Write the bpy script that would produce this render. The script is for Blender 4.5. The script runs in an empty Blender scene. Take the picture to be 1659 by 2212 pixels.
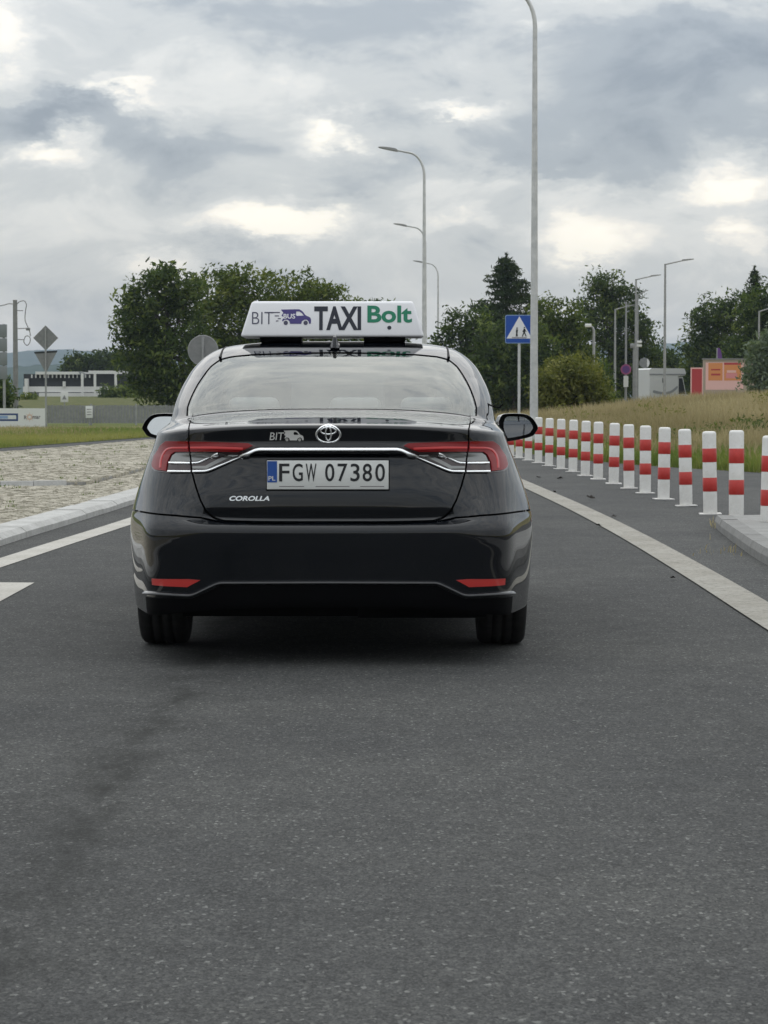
import bpy, bmesh, math, random
import numpy as np
from mathutils import Vector, Matrix
from mathutils.geometry import delaunay_2d_cdt

random.seed(7)
rng = np.random.default_rng(7)
scn = bpy.context.scene
col = scn.collection
R = math.radians
PI = math.pi

# ------------------------------------------------------------------ camera
CAMH = 1.10
FPX = 5132.0                      # focal length in units of the 1659 x 2212 reading grid
PITCH = math.atan((1106 - 865) / FPX)
cam = bpy.data.cameras.new('camera')
cam.sensor_fit = 'VERTICAL'
cam.sensor_height = 36.0
cam.sensor_width = 27.0
cam.lens = FPX / 2212 * 36.0
cam.clip_end = 9000
cam.clip_start = 0.1
cam.dof.use_dof = True
cam.dof.focus_distance = 10.3
cam.dof.aperture_fstop = 24.0
cam_o = bpy.data.objects.new('camera', cam)
cam_o.location = (0, 0, CAMH)
cam_o.rotation_euler = (PI / 2 - PITCH, 0, 0)
col.objects.link(cam_o)
scn.camera = cam_o

# ------------------------------------------------------------------ world
SUN_EL, SUN_AZ = R(42), R(-8)     # azimuth from +Y towards +X
world = bpy.data.worlds.new('World')
scn.world = world
world.use_nodes = True


def build_world():
    nt = world.node_tree
    nt.nodes.clear()
    N, L = nt.nodes, nt.links

    def nd(t, **kw):
        n = N.new(t)
        for k, v in kw.items():
            setattr(n, k, v)
        return n

    def mth(op, a, b=None, c=None, clamp=False):
        n = nd('ShaderNodeMath', operation=op)
        n.use_clamp = clamp
        for i, x in enumerate((a, b, c)):
            if x is None:
                continue
            if isinstance(x, (int, float)):
                n.inputs[i].default_value = x
            else:
                L.new(x, n.inputs[i])
        return n.outputs[0]

    tc = nd('ShaderNodeTexCoord')
    d = tc.outputs['Generated']
    sep = nd('ShaderNodeSeparateXYZ')
    L.new(d, sep.inputs[0])
    az = mth('ARCTAN2', sep.outputs[0], sep.outputs[1])
    el = mth('ARCSINE', sep.outputs[2])

    mp = nd('ShaderNodeMapping')
    mp.inputs['Scale'].default_value = (1, 1, 2.1)
    mp.inputs['Location'].default_value = (3.1, 1.7, 0.35)
    L.new(d, mp.inputs[0])

    def noise(scale, detail, rough, dist=0.0, off=0.0, out='Fac'):
        n = nd('ShaderNodeTexNoise')
        n.inputs['Scale'].default_value = scale
        n.inputs['Detail'].default_value = detail
        n.inputs['Roughness'].default_value = rough
        n.inputs['Distortion'].default_value = dist
        if off:
            m2 = nd('ShaderNodeVectorMath', operation='ADD')
            L.new(mp.outputs[0], m2.inputs[0])
            m2.inputs[1].default_value = (off, off * .7, -off)
            L.new(m2.outputs[0], n.inputs['Vector'])
        else:
            L.new(mp.outputs[0], n.inputs['Vector'])
        return n.outputs[out]

    # cloud masses seen ahead: (azimuth px, elevation px, half width, half height, amount)
    masses = [(590, 470, 130, 66, .50), (110, 335, 95, 45, .36), (280, 215, 90, 24, .34),
              (960, 230, 75, 22, .30), (1610, 395, 120, 55, .46), (1290, 500, 110, 60, .34),
              (5, 80, 70, 120, .30), (715, 305, 120, 36, .28), (1600, 535, 80, 45, .40),
              (1120, 68, 70, 24, .20), (330, 590, 60, 60, .20), (1000, 480, 120, 22, .2),
              (400, 230, 240, 110, .06), (640, 180, 60, 50, .10), (1180, 420, 320, 30, .16),
              (180, 258, 210, 52, -.44), (1420, 230, 460, 130, -.31), (430, 535, 220, 26, -.18),
              (820, 70, 420, 90, -.26), (1100, 345, 330, 48, -.10), (330, 330, 90, 50, -.2),
              (1500, 90, 300, 110, -.30), (760, 400, 120, 40, -.12), (250, 430, 160, 60, -.05)]
    # wobble the masses' outlines with noise so that they are not smooth spots
    w1 = mth('MULTIPLY', mth('SUBTRACT', noise(16, 6, .62, 0, 4.0), .5), .075)
    w2 = mth('MULTIPLY', mth('SUBTRACT', noise(18, 6, .62, 0, 9.0), .5), .050)
    azw = mth('ADD', az, w1)
    elw = mth('ADD', el, w2)
    acc = None
    lit = None
    for px, py, hw, hh, amp in masses:
        a0, e0 = (px - 829.5) / FPX, (865 - py) / FPX
        a = mth('MULTIPLY', mth('SUBTRACT', azw, a0), FPX / hw)
        e = mth('MULTIPLY', mth('SUBTRACT', elw, e0), FPX / hh)
        r2 = mth('ADD', mth('MULTIPLY', a, a), mth('MULTIPLY', e, e))
        g = mth('MULTIPLY', mth('EXPONENT', mth('MULTIPLY', r2, -1.0)), amp)
        acc = g if acc is None else mth('ADD', acc, g)
        if amp > .27:
            lit = g if lit is None else mth('ADD', lit, g)

    big = noise(5.0, 7, .55, .25)
    mid = noise(15.0, 9, .60, .5, 2.0)
    b = mth('ADD', mth('MULTIPLY', mth('SUBTRACT', big, .5), .75), mth('MULTIPLY', mth('SUBTRACT', mid, .5), .95))
    b = mth('ADD', b, mth('MULTIPLY', acc, 1.15))
    hor = mth('MULTIPLY', el, 26.0)
    b = mth('ADD', b, mth('MULTIPLY', mth('EXPONENT', mth('MULTIPLY', mth('MULTIPLY', hor, hor), -1.0)), .14))
    b = mth('ADD', b, .44, clamp=True)
    ramp = nd('ShaderNodeValToRGB')
    cr = ramp.color_ramp
    cr.interpolation = 'EASE'
    stops = [(0.0, (.215, .25, .30)), (.25, (.325, .36, .40)), (.45, (.50, .52, .53)),
             (.62, (.635, .64, .63)), (.78, (.81, .78, .725)), (1.0, (1.06, .99, .87))]
    while len(cr.elements) < len(stops):
        cr.elements.new(.5)
    for e_, (p, c) in zip(cr.elements, stops):
        e_.position = p
        e_.color = (*c, 1)
    L.new(b, ramp.inputs[0])
    # sunlit cloud edges: crisp billows where the masses are brightest, and here and there elsewhere
    puff = noise(34.0, 8, .58, .35, 5.0)
    rare = mth('MULTIPLY', mth('SUBTRACT', noise(7.0, 4, .5, 0, 12.0), .58), 1.6, clamp=True)
    pf = mth('ADD', mth('ADD', lit, mth('MULTIPLY', mth('SUBTRACT', puff, .5), .62)), rare)
    pf = mth('MULTIPLY', mth('SUBTRACT', pf, .23), 5.5, clamp=True)
    pf = mth('MULTIPLY', mth('MULTIPLY', pf, pf), .80)
    mx0 = nd('ShaderNodeMix', data_type='RGBA')
    L.new(pf, mx0.inputs['Factor'])
    L.new(ramp.outputs[0], mx0.inputs['A'])
    mx0.inputs['B'].default_value = (1.04, .98, .86, 1)
    # the overcast is brighter overhead than at the horizon, all round
    up = mth('MULTIPLY_ADD', mth('MAXIMUM', sep.outputs[2], 0.0), 1.85, .86)
    scl = nd('ShaderNodeVectorMath', operation='SCALE')
    L.new(mx0.outputs['Result'], scl.inputs[0])
    L.new(mth('MULTIPLY', up, 11.9), scl.inputs['Scale'])

    sky = nd('ShaderNodeTexSky')
    sky.sky_type = 'NISHITA'
    sky.sun_disc = False
    sky.sun_elevation = SUN_EL
    sky.sun_rotation = SUN_AZ
    sky.air_density = 1.2
    mix = nd('ShaderNodeMix', data_type='RGBA')
    mix.inputs['Factor'].default_value = .90
    L.new(sky.outputs[0], mix.inputs['A'])
    L.new(scl.outputs[0], mix.inputs['B'])
    bg = nd('ShaderNodeBackground')
    bg.inputs['Strength'].default_value = .10
    L.new(mix.outputs['Result'], bg.inputs['Color'])
    out = nd('ShaderNodeOutputWorld')
    L.new(bg.outputs[0], out.inputs[0])


build_world()
sun = bpy.data.lights.new('sun', 'SUN')
sun.energy = .55
sun.angle = R(66)
sun.color = (1.0, .96, .9)
sun_o = bpy.data.objects.new('sun', sun)
sd = Vector((math.sin(SUN_AZ) * math.cos(SUN_EL), math.cos(SUN_AZ) * math.cos(SUN_EL), math.sin(SUN_EL)))
sun_o.rotation_euler = sd.to_track_quat('Z', 'Y').to_euler()
sun_o.location = (0, 0, 40)
col.objects.link(sun_o)
scn.view_settings.view_transform = 'Standard'
scn.view_settings.look = 'None'
scn.view_settings.exposure = 0.0
scn.view_settings.gamma = 1.0
scn.render.engine = 'CYCLES'
scn.cycles.max_bounces = 8
scn.cycles.transparent_max_bounces = 16
scn.cycles.caustics_reflective = False
scn.cycles.caustics_refractive = False

# ------------------------------------------------------------------ reading-grid helpers
CF = np.array((0, math.cos(PITCH), -math.sin(PITCH)))
CU = np.array((0, math.sin(PITCH), math.cos(PITCH)))


def at(px, py, Y):
    """point at distance Y ahead seen at reading-grid position px, py"""
    d = CF + CU * (1106 - py) / FPX + np.array((1, 0, 0)) * (px - 829.5) / FPX
    d = d * (Y / d[1])
    return Vector((d[0], d[1], d[2] + CAMH))


def gxy(px, py, z=0.0):
    d = CF + CU * (1106 - py) / FPX + np.array((1, 0, 0)) * (px - 829.5) / FPX
    t = (z - CAMH) / d[2]
    return d[0] * t, d[1] * t


def project(p):
    q = p - np.array((0, 0, CAMH))
    dep = q @ CF
    return np.stack((829.5 + FPX * q[..., 0] / dep, 1106 - FPX * (q @ CU) / dep), -1)


# ------------------------------------------------------------------ materials
MATS = {}


def mat(name, color=(.5, .5, .5), rough=.6, metal=0.0, coat=0.0, coat_rough=.03, spec=.5, build=None):
    if name in MATS:
        return MATS[name]
    m = bpy.data.materials.new(name)
    m.use_nodes = True
    b = m.node_tree.nodes['Principled BSDF']
    b.inputs['Base Color'].default_value = (*color, 1)
    b.inputs['Roughness'].default_value = rough
    b.inputs['Metallic'].default_value = metal
    b.inputs['Coat Weight'].default_value = coat
    b.inputs['Coat Roughness'].default_value = coat_rough
    b.inputs['Specular IOR Level'].default_value = spec
    if build:
        build(m.node_tree, b)
    MATS[name] = m
    return m


def tnoise(nt, scale, detail=6, rough=.6, obj=True, stretch=None):
    n = nt.nodes.new('ShaderNodeTexNoise')
    n.inputs['Scale'].default_value = scale
    n.inputs['Detail'].default_value = detail
    n.inputs['Roughness'].default_value = rough
    tc = nt.nodes.new('ShaderNodeTexCoord')
    src = tc.outputs['Object']
    if stretch:
        mp = nt.nodes.new('ShaderNodeMapping')
        mp.inputs['Scale'].default_value = stretch
        nt.links.new(src, mp.inputs[0])
        src = mp.outputs[0]
    nt.links.new(src, n.inputs['Vector'])
    return n


def ramp(nt, fac, stops):
    r = nt.nodes.new('ShaderNodeValToRGB')
    while len(r.color_ramp.elements) < len(stops):
        r.color_ramp.elements.new(.5)
    for e, (p, c) in zip(r.color_ramp.elements, stops):
        e.position = p
        e.color = (*c, 1) if len(c) == 3 else c
    nt.links.new(fac, r.inputs[0])
    return r.outputs[0]


def mixc(nt, a, b, fac, mode='MIX'):
    m = nt.nodes.new('ShaderNodeMix')
    m.data_type = 'RGBA'
    m.blend_type = mode
    for s, v in (('A', a), ('B', b)):
        if isinstance(v, tuple):
            m.inputs[s].default_value = (*v, 1)
        else:
            nt.links.new(v, m.inputs[s])
    if isinstance(fac, (int, float)):
        m.inputs['Factor'].default_value = fac
    else:
        nt.links.new(fac, m.inputs['Factor'])
    return m.outputs['Result']


def bump(nt, b, h, strength, dist=.01):
    n = nt.nodes.new('ShaderNodeBump')
    n.inputs['Strength'].default_value = strength
    n.inputs['Distance'].default_value = dist
    nt.links.new(h, n.inputs['Height'])
    nt.links.new(n.outputs[0], b.inputs['Normal'])


def mnode(nt, op, a, b=None, clamp=False):
    n = nt.nodes.new('ShaderNodeMath')
    n.operation = op
    n.use_clamp = clamp
    for i, v in enumerate((a, b)):
        if v is None:
            continue
        if isinstance(v, (int, float)):
            n.inputs[i].default_value = v
        else:
            nt.links.new(v, n.inputs[i])
    return n.outputs[0]


def asphalt_nodes(base, stain):
    def f(nt, b):
        tc = nt.nodes.new('ShaderNodeTexCoord')
        v = nt.nodes.new('ShaderNodeTexVoronoi')
        v.inputs['Scale'].default_value = 135
        vm = nt.nodes.new('ShaderNodeMapping')
        vm.inputs['Scale'].default_value = (1, .6, 1)
        nt.links.new(tc.outputs['Object'], vm.inputs[0])
        nt.links.new(vm.outputs[0], v.inputs['Vector'])
        v2 = nt.nodes.new('ShaderNodeTexVoronoi')
        v2.inputs['Scale'].default_value = 250
        nt.links.new(tc.outputs['Object'], v2.inputs['Vector'])
        bw = nt.nodes.new('ShaderNodeSeparateColor')
        nt.links.new(v.outputs['Color'], bw.inputs[0])
        bw2 = nt.nodes.new('ShaderNodeSeparateColor')
        nt.links.new(v2.outputs['Color'], bw2.inputs[0])
        k = base
        c1 = ramp(nt, bw.outputs[0], [(0, (k * .50,) * 3), (.5, (k * .86, k * .87, k * .86)), (.86, (k * 1.25, k * 1.25, k * 1.2)),
                                      (.96, (k * 1.7, k * 1.7, k * 1.6)), (1, (k * 3.6, k * 3.6, k * 3.4))])
        c2 = ramp(nt, bw2.outputs[1], [(0, (k * .45,) * 3), (.6, (k * .95, k * .96, k * .95)), (1, (k * 1.9, k * 1.9, k * 1.8))])
        c = mixc(nt, c1, c2, .45)
        big = tnoise(nt, .55, 5, .6)
        c = mixc(nt, c, ramp(nt, big.outputs[0], [(.3, (.80, .81, .83)), (.7, (1.15, 1.15, 1.13))]), 1.0, 'MULTIPLY')
        sm = tnoise(nt, 6, 5, .7)
        c = mixc(nt, c, ramp(nt, sm.outputs[0], [(.3, (.86, .86, .86)), (.7, (1.12, 1.12, 1.12))]), 1.0, 'MULTIPLY')
        if stain:
            sp = nt.nodes.new('ShaderNodeSeparateXYZ')
            nt.links.new(tc.outputs['Object'], sp.inputs[0])
            wob = tnoise(nt, 1.6, 4, .6)
            x = mnode(nt, 'ADD', sp.outputs[0], mnode(nt, 'MULTIPLY', mnode(nt, 'SUBTRACT', wob.outputs[0], .5), .34))
            for x0, w, amt in stain:
                g = mnode(nt, 'DIVIDE', mnode(nt, 'SUBTRACT', x, x0), w)
                g = mnode(nt, 'EXPONENT', mnode(nt, 'MULTIPLY', mnode(nt, 'MULTIPLY', g, g), -1))
                pat = tnoise(nt, 4.2, 9, .78, stretch=(1, .45, 1))
                g = mnode(nt, 'MULTIPLY', g, mnode(nt, 'MULTIPLY', mnode(nt, 'SUBTRACT', pat.outputs[0], .40), 3.2 * amt, clamp=True), clamp=True)
                c = mixc(nt, c, (k * .33, k * .34, k * .32), g)
        nt.links.new(c, b.inputs['Base Color'])
        bump(nt, b, bw.outputs[0], .55, .006)
    return f


mat('asphalt', rough=.9, spec=.12, build=asphalt_nodes(.077, [(-.77, .06, 1.1), (-.80, .16, .5), (-.9, .5, .22), (1.15, .30, .25), (-1.6, .4, .3)]))
mat('asphalt_side', rough=.9, spec=.12, build=asphalt_nodes(.088, []))


def paint_nodes(nt, b):
    n = tnoise(nt, 38, 8, .75)
    n2 = tnoise(nt, 2.5, 5, .6)
    c = ramp(nt, n.outputs[0], [(.30, (.18, .175, .16)), (.44, (.44, .42, .38)), (.75, (.54, .52, .475))])
    c = mixc(nt, c, ramp(nt, n2.outputs[0], [(.3, (.80, .79, .76)), (.7, (1.0, 1.0, 1.0))]), 1.0, 'MULTIPLY')
    nt.links.new(c, b.inputs['Base Color'])
    bump(nt, b, n.outputs[0], .4, .004)


mat('road_paint', rough=.75, build=paint_nodes)


def worn_nodes(nt, b):
    n = tnoise(nt, 30, 8, .75)
    st = tnoise(nt, 1.0, 6, .7, stretch=(9, 60, 1))
    n2 = tnoise(nt, 1.8, 5, .6)
    c = ramp(nt, n.outputs[0], [(.32, (.12, .115, .105)), (.46, (.34, .325, .29)), (.75, (.42, .40, .36))])
    c = mixc(nt, c, ramp(nt, st.outputs[0], [(.35, (.72, .72, .70)), (.6, (1.05, 1.05, 1.05))]), 1.0, 'MULTIPLY')
    c = mixc(nt, c, ramp(nt, n2.outputs[0], [(.3, (.78, .77, .74)), (.7, (1.05, 1.05, 1.05))]), 1.0, 'MULTIPLY')
    nt.links.new(c, b.inputs['Base Color'])
    bump(nt, b, n.outputs[0], .5, .004)


mat('worn_paint', rough=.8, spec=.2, build=worn_nodes)


def concrete_nodes(base):
    def f(nt, b):
        n = tnoise(nt, 5, 8, .7)
        n2 = tnoise(nt, 60, 4, .7)
        k = base
        c = ramp(nt, n.outputs[0], [(.3, (k * .72, k * .71, k * .67)), (.7, (k * 1.1, k * 1.09, k * 1.05))])
        c = mixc(nt, c, ramp(nt, n2.outputs[0], [(.3, (.8, .8, .8)), (.7, (1.1, 1.1, 1.1))]), 1.0, 'MULTIPLY')
        nt.links.new(c, b.inputs['Base Color'])
        bump(nt, b, n2.outputs[0], .4, .004)
    return f


mat('kerb_concrete', rough=.85, build=concrete_nodes(.50))
mat('step_stone', rough=.85, build=concrete_nodes(.41))
mat('dirt', rough=.95, build=concrete_nodes(.14))
mat('kerb_grey', rough=.85, build=concrete_nodes(.24))
mat('pole_concrete', rough=.8, build=concrete_nodes(.27))


def sett_nodes(nt, b):
    a = nt.nodes.new('ShaderNodeAttribute')
    a.attribute_name = 'tint'
    c = ramp(nt, a.outputs['Fac'], [(0, (.38, .35, .285)), (.5, (.42, .388, .32)), (1, (.46, .425, .35))])
    n = tnoise(nt, 1.1, 5, .65)
    c = mixc(nt, c, ramp(nt, n.outputs[0], [(.3, (.82, .82, .77)), (.65, (1.06, 1.05, 1.03))]), 1.0, 'MULTIPLY')
    n2 = tnoise(nt, 40, 4, .7)
    c = mixc(nt, c, ramp(nt, n2.outputs[0], [(.3, (.75, .75, .75)), (.7, (1.1, 1.1, 1.1))]), 1.0, 'MULTIPLY')
    nt.links.new(c, b.inputs['Base Color'])
    bump(nt, b, n2.outputs[0], .5, .004)


mat('granite_sett', rough=.85, build=sett_nodes)
mat('joint_sand', rough=.95, build=concrete_nodes(.31))


def leaf_nodes(lo, mid_, hi, through=(1.2, 1.3, .6)):
    def f(nt, b):
        a = nt.nodes.new('ShaderNodeAttribute')
        a.attribute_name = 'tint'
        c = ramp(nt, a.outputs['Fac'], [(0, lo), (.5, mid_), (1, hi)])
        nt.links.new(c, b.inputs['Base Color'])
        tr = nt.nodes.new('ShaderNodeBsdfTranslucent')
        nt.links.new(mixc(nt, c, through, 1.0, 'MULTIPLY'), tr.inputs[0])
        mx = nt.nodes.new('ShaderNodeMixShader')
        mx.inputs[0].default_value = .34
        out = nt.nodes['Material Output']
        nt.links.new(b.outputs[0], mx.inputs[1])
        nt.links.new(tr.outputs[0], mx.inputs[2])
        nt.links.new(mx.outputs[0], out.inputs[0])
    return f


mat('leaf_dark', rough=.65, spec=.2, build=leaf_nodes((.022, .040, .013), (.066, .100, .026), (.160, .195, .050)))
mat('leaf_mid', rough=.65, spec=.2, build=leaf_nodes((.042, .066, .015), (.105, .140, .030), (.20, .215, .052)))
mat('leaf_olive', rough=.65, spec=.2, build=leaf_nodes((.075, .088, .024), (.150, .160, .042), (.25, .24, .075)))
mat('leaf_silver', rough=.7, spec=.2, build=leaf_nodes((.07, .10, .065), (.13, .165, .12), (.20, .24, .18)))
mat('needle', rough=.7, spec=.15, build=leaf_nodes((.018, .032, .015), (.036, .056, .024), (.070, .092, .036)))
mat('straw', rough=.8, spec=.15, build=leaf_nodes((.17, .155, .07), (.34, .285, .155), (.52, .445, .27), (1.0, 1.0, .85)))
mat('grass_green', rough=.75, spec=.2, build=leaf_nodes((.07, .12, .028), (.15, .20, .052), (.32, .30, .12)))


def field_nodes(stops, sc=.35):
    def f(nt, b):
        n = tnoise(nt, sc, 8, .7)
        c = ramp(nt, n.outputs[0], stops)
        nt.links.new(c, b.inputs['Base Color'])
    return f


mat('field', rough=.95, spec=.1, build=field_nodes([(.3, (.085, .105, .032)), (.5, (.17, .15, .065)), (.7, (.24, .195, .095))]))
mat('bank_soil', rough=.95, spec=.1, build=field_nodes([(.3, (.11, .12, .04)), (.55, (.22, .19, .10)), (.75, (.30, .25, .15))], .5))
mat('verge_soil', rough=.95, spec=.1, build=field_nodes([(.3, (.07, .10, .025)), (.6, (.13, .145, .045)), (.8, (.2, .17, .075))], .8))
mat('meadow', rough=.95, spec=.1, build=field_nodes([(.32, (.055, .075, .022)), (.55, (.105, .11, .040)), (.75, (.19, .16, .075))], 1.3))
mat('hazed_forest', rough=1, spec=.05, build=field_nodes([(.35, (.022, .045, .040)), (.65, (.055, .085, .065))], .012))  # forest green shifted bluish: part of the distance haze is put into the colour
mat('bark', rough=.9, build=field_nodes([(.3, (.045, .038, .03)), (.7, (.11, .095, .075))], 9))
mat('galvanised', (.42, .44, .44), .45, .75)


def galv_nodes(k, metal):
    def f(nt, b):
        n = tnoise(nt, 7, 6, .6)
        nt.links.new(ramp(nt, n.outputs[0], [(.3, (k * .8, k * .82, k * .82)), (.7, (k * 1.1, k * 1.1, k * 1.08))]), b.inputs['Base Color'])
    return f


mat('lamp_steel', rough=.5, metal=.25, build=galv_nodes(.60, .25))
mat('grey_pole', rough=.55, metal=.2, build=galv_nodes(.33, .2))
mat('sign_back', rough=.5, metal=.3, build=galv_nodes(.24, .3))
mat('fence_grey', rough=.75, build=galv_nodes(.24, 0))
mat('white_paint', (.74, .74, .72), .45)


def bollard_white(nt, b):
    n = tnoise(nt, 4, 6, .65)
    n2 = tnoise(nt, 30, 4, .7)
    c = ramp(nt, n.outputs[0], [(.3, (.66, .645, .60)), (.6, (.80, .79, .765))])
    c = mixc(nt, c, ramp(nt, n2.outputs[0], [(.28, (.7, .67, .6)), (.4, (1, 1, 1))]), .6, 'MULTIPLY')
    tc = nt.nodes.new('ShaderNodeTexCoord')
    sp = nt.nodes.new('ShaderNodeSeparateXYZ')
    nt.links.new(tc.outputs['Object'], sp.inputs[0])
    oi = nt.nodes.new('ShaderNodeObjectInfo')
    g = tnoise(nt, 14, 6, .75)
    low = mnode(nt, 'SUBTRACT', mnode(nt, 'ADD', mnode(nt, 'MULTIPLY', g.outputs[0], .55), mnode(nt, 'MULTIPLY', oi.outputs['Random'], .10)), mnode(nt, 'MULTIPLY', sp.outputs[2], 1.6))
    c = mixc(nt, c, (.20, .175, .14), mnode(nt, 'MULTIPLY', mnode(nt, 'SUBTRACT', low, .12), 1.3, clamp=True))
    nt.links.new(c, b.inputs['Base Color'])


def bollard_red(nt, b):
    n = tnoise(nt, 11, 6, .65)
    nt.links.new(ramp(nt, n.outputs[0], [(.3, (.42, .030, .024)), (.7, (.56, .045, .036))]), b.inputs['Base Color'])


mat('bollard_white', rough=.5, build=bollard_white)
mat('bollard_red', rough=.42, build=bollard_red)


# ---- car materials
def car_paint(nt, b):
    n = tnoise(nt, 900, 2, .5)
    nt.links.new(ramp(nt, n.outputs[0], [(.3, (.0015, .0022, .0036)), (.7, (.0035, .0050, .0080))]), b.inputs['Base Color'])
    du = tnoise(nt, 2.2, 8, .75)
    dz = nt.nodes.new('ShaderNodeTexCoord')
    sz = nt.nodes.new('ShaderNodeSeparateXYZ')
    nt.links.new(dz.outputs['Object'], sz.inputs[0])
    film = mnode(nt, 'MULTIPLY', mnode(nt, 'SUBTRACT', mnode(nt, 'ADD', du.outputs[0], mnode(nt, 'MULTIPLY', mnode(nt, 'SUBTRACT', .45, sz.outputs[2]), .5)), .50), 1.0, clamp=True)
    nt.links.new(mixc(nt, b.inputs['Base Color'].links[0].from_socket, (.05, .046, .040), mnode(nt, 'MULTIPLY', film, .45)), b.inputs['Base Color'])
    d = tnoise(nt, 3.5, 6, .7)
    nt.links.new(ramp(nt, d.outputs[0], [(.3, (.012,) * 3), (.8, (.045,) * 3)]), b.inputs['Coat Roughness'])


mat('car_paint', rough=.5, metal=0.0, coat=1.0, spec=.0, build=car_paint)
MATS['car_paint'].node_tree.nodes['Principled BSDF'].inputs['Coat IOR'].default_value = 1.56
mat('black_plastic', (.0035, .0035, .004), .5, spec=.04)
mat('gloss_black', (.008, .008, .009), .12, coat=.6)
mat('dark_void', (.006, .006, .006), .9, spec=.1)
mat('chrome', (.90, .91, .92), .27, 1.0)
mat('mirror', (.78, .80, .82), .02, 1.0)
mat('lens_red', (.20, .003, .005), .3, coat=.55, coat_rough=.02, spec=.1)
mat('lens_glow', (.42, .010, .010), .35, coat=.7, coat_rough=.03, spec=.2)
mat('lens_dark_red', (.022, .004, .005), .25, coat=.8)
mat('lens_clear', (.20, .205, .20), .18, metal=.3, coat=1.0)
mat('reflector_red', (.46, .030, .025), .3, coat=.9)


def tyre_nodes(nt, b):
    n = tnoise(nt, 20, 5, .6)
    nt.links.new(ramp(nt, n.outputs[0], [(.3, (.012, .012, .012)), (.7, (.028, .027, .026))]), b.inputs['Base Color'])


mat('tyre', rough=.85, spec=.25, build=tyre_nodes)
mat('rim', (.45, .46, .47), .3, .9)
mat('seat_fabric', (.045, .045, .048), .9, spec=.2)
mat('seat_light', (.55, .55, .53), .6)
mat('plate_white', (.66, .67, .65), .4)
mat('plate_blue', (.012, .07, .30), .4)
mat('ink', (.008, .009, .012), .5)
mat('sticker_white', (.62, .62, .60), .5)
mat('sticker_grey', (.38, .38, .36), .5)


def glass_mat(name, tint, ior):
    m = bpy.data.materials.new(name)
    m.use_nodes = True
    nt = m.node_tree
    nt.nodes.clear()
    out = nt.nodes.new('ShaderNodeOutputMaterial')
    tr = nt.nodes.new('ShaderNodeBsdfTransparent')
    tr.inputs[0].default_value = (*tint, 1)
    gl = nt.nodes.new('ShaderNodeBsdfGlossy')
    gl.inputs['Roughness'].default_value = .02
    gl.inputs['Color'].default_value = (.97, 1, .98, 1)
    fr = nt.nodes.new('ShaderNodeFresnel')
    fr.inputs['IOR'].default_value = ior
    mx = nt.nodes.new('ShaderNodeMixShader')
    nt.links.new(fr.outputs[0], mx.inputs[0])
    nt.links.new(tr.outputs[0], mx.inputs[1])
    nt.links.new(gl.outputs[0], mx.inputs[2])
    nt.links.new(mx.outputs[0], out.inputs[0])
    MATS[name] = m
    return m


glass_mat('glass_rear', (.72, .76, .76), 1.85)
glass_mat('glass_clear', (.74, .78, .76), 1.55)
mat('sign_white', (.80, .80, .82), .35)
mat('sign_navy', (.010, .014, .028), .5)
mat('sign_ink', (.055, .055, .10), .5)
mat('sign_purple', (.060, .045, .20), .5)
mat('sign_green', (.006, .20, .105), .5)
mat('sign_blue', (.008, .070, .36), .35)
mat('sign_blue_rim', (.25, .36, .55), .4)
mat('orange', (.62, .25, .09), .6)
mat('hoarding_beige', (.36, .30, .24), .7)
mat('pink', (.62, .24, .25), .6)
mat('pale_pink', (.72, .45, .42), .6)
mat('red_panel', (.40, .04, .045), .5)
mat('purple', (.12, .045, .20), .6)
mat('magenta_sign', (.30, .07, .17), .5)
mat('banner_white', (.70, .70, .68), .6)
mat('banner_blue', (.03, .06, .17), .6)
mat('banner_grey', (.16, .15, .15), .6)
mat('banner_orange', (.62, .45, .36), .6)
mat('building_white', (.70, .70, .67), .7)
mat('building_dark', (.018, .022, .024), .45)
mat('cladding_grey', (.20, .215, .22), .6)
mat('leaf_litter', (.018, .014, .010), .9)
mat('van_white', (.56, .57, .57), .35, coat=.4)
mat('van_grey', (.25, .26, .27), .4)


# ------------------------------------------------------------------ mesh helpers
def obj(name, me, m=None, parent=None):
    o = bpy.data.objects.new(name, me)
    col.objects.link(o)
    if m and me is not None:
        me.materials.clear()
        me.materials.append(MATS[m])
    if parent:
        o.parent = parent
    return o


def tag(o, label=None, cat=None, group=None, kind=None):
    if label:
        o['label'] = label
    if cat:
        o['category'] = cat
    if group:
        o['group'] = group
    if kind:
        o['kind'] = kind
    return o


def thing(name, label, cat, loc=(0, 0, 0), rz=0, group=None):
    o = bpy.data.objects.new(name, None)
    o.empty_display_size = .2
    col.objects.link(o)
    o.location = loc
    o.rotation_euler = (0, 0, rz)
    return tag(o, label, cat, group)


def mesh(verts, faces, smooth=False):
    me = bpy.data.meshes.new('m')
    me.from_pydata([tuple(map(float, v)) for v in verts], [], faces)
    if smooth:
        me.polygons.foreach_set('use_smooth', [True] * len(me.polygons))
    me.update()
    return me


def bm_mesh(bm, smooth=False, angle=None):
    me = bpy.data.meshes.new('m')
    bmesh.ops.recalc_face_normals(bm, faces=bm.faces)
    bm.to_mesh(me)
    bm.free()
    if smooth:
        me.polygons.foreach_set('use_smooth', [True] * len(me.polygons))
        if angle:
            me.set_sharp_from_angle(angle=angle)
    return me


def box_mesh(x0, x1, y0, y1, z0, z1, bev=0.0, seg=2):
    bm = bmesh.new()
    r = bmesh.ops.create_cube(bm, size=1)
    for v in bm.verts:
        v.co = Vector((x0 + (v.co.x + .5) * (x1 - x0), y0 + (v.co.y + .5) * (y1 - y0), z0 + (v.co.z + .5) * (z1 - z0)))
    if bev:
        bmesh.ops.bevel(bm, geom=bm.edges[:], offset=bev, segments=seg, profile=.5, affect='EDGES')
    return bm_mesh(bm, bev > 0, R(40))


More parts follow.
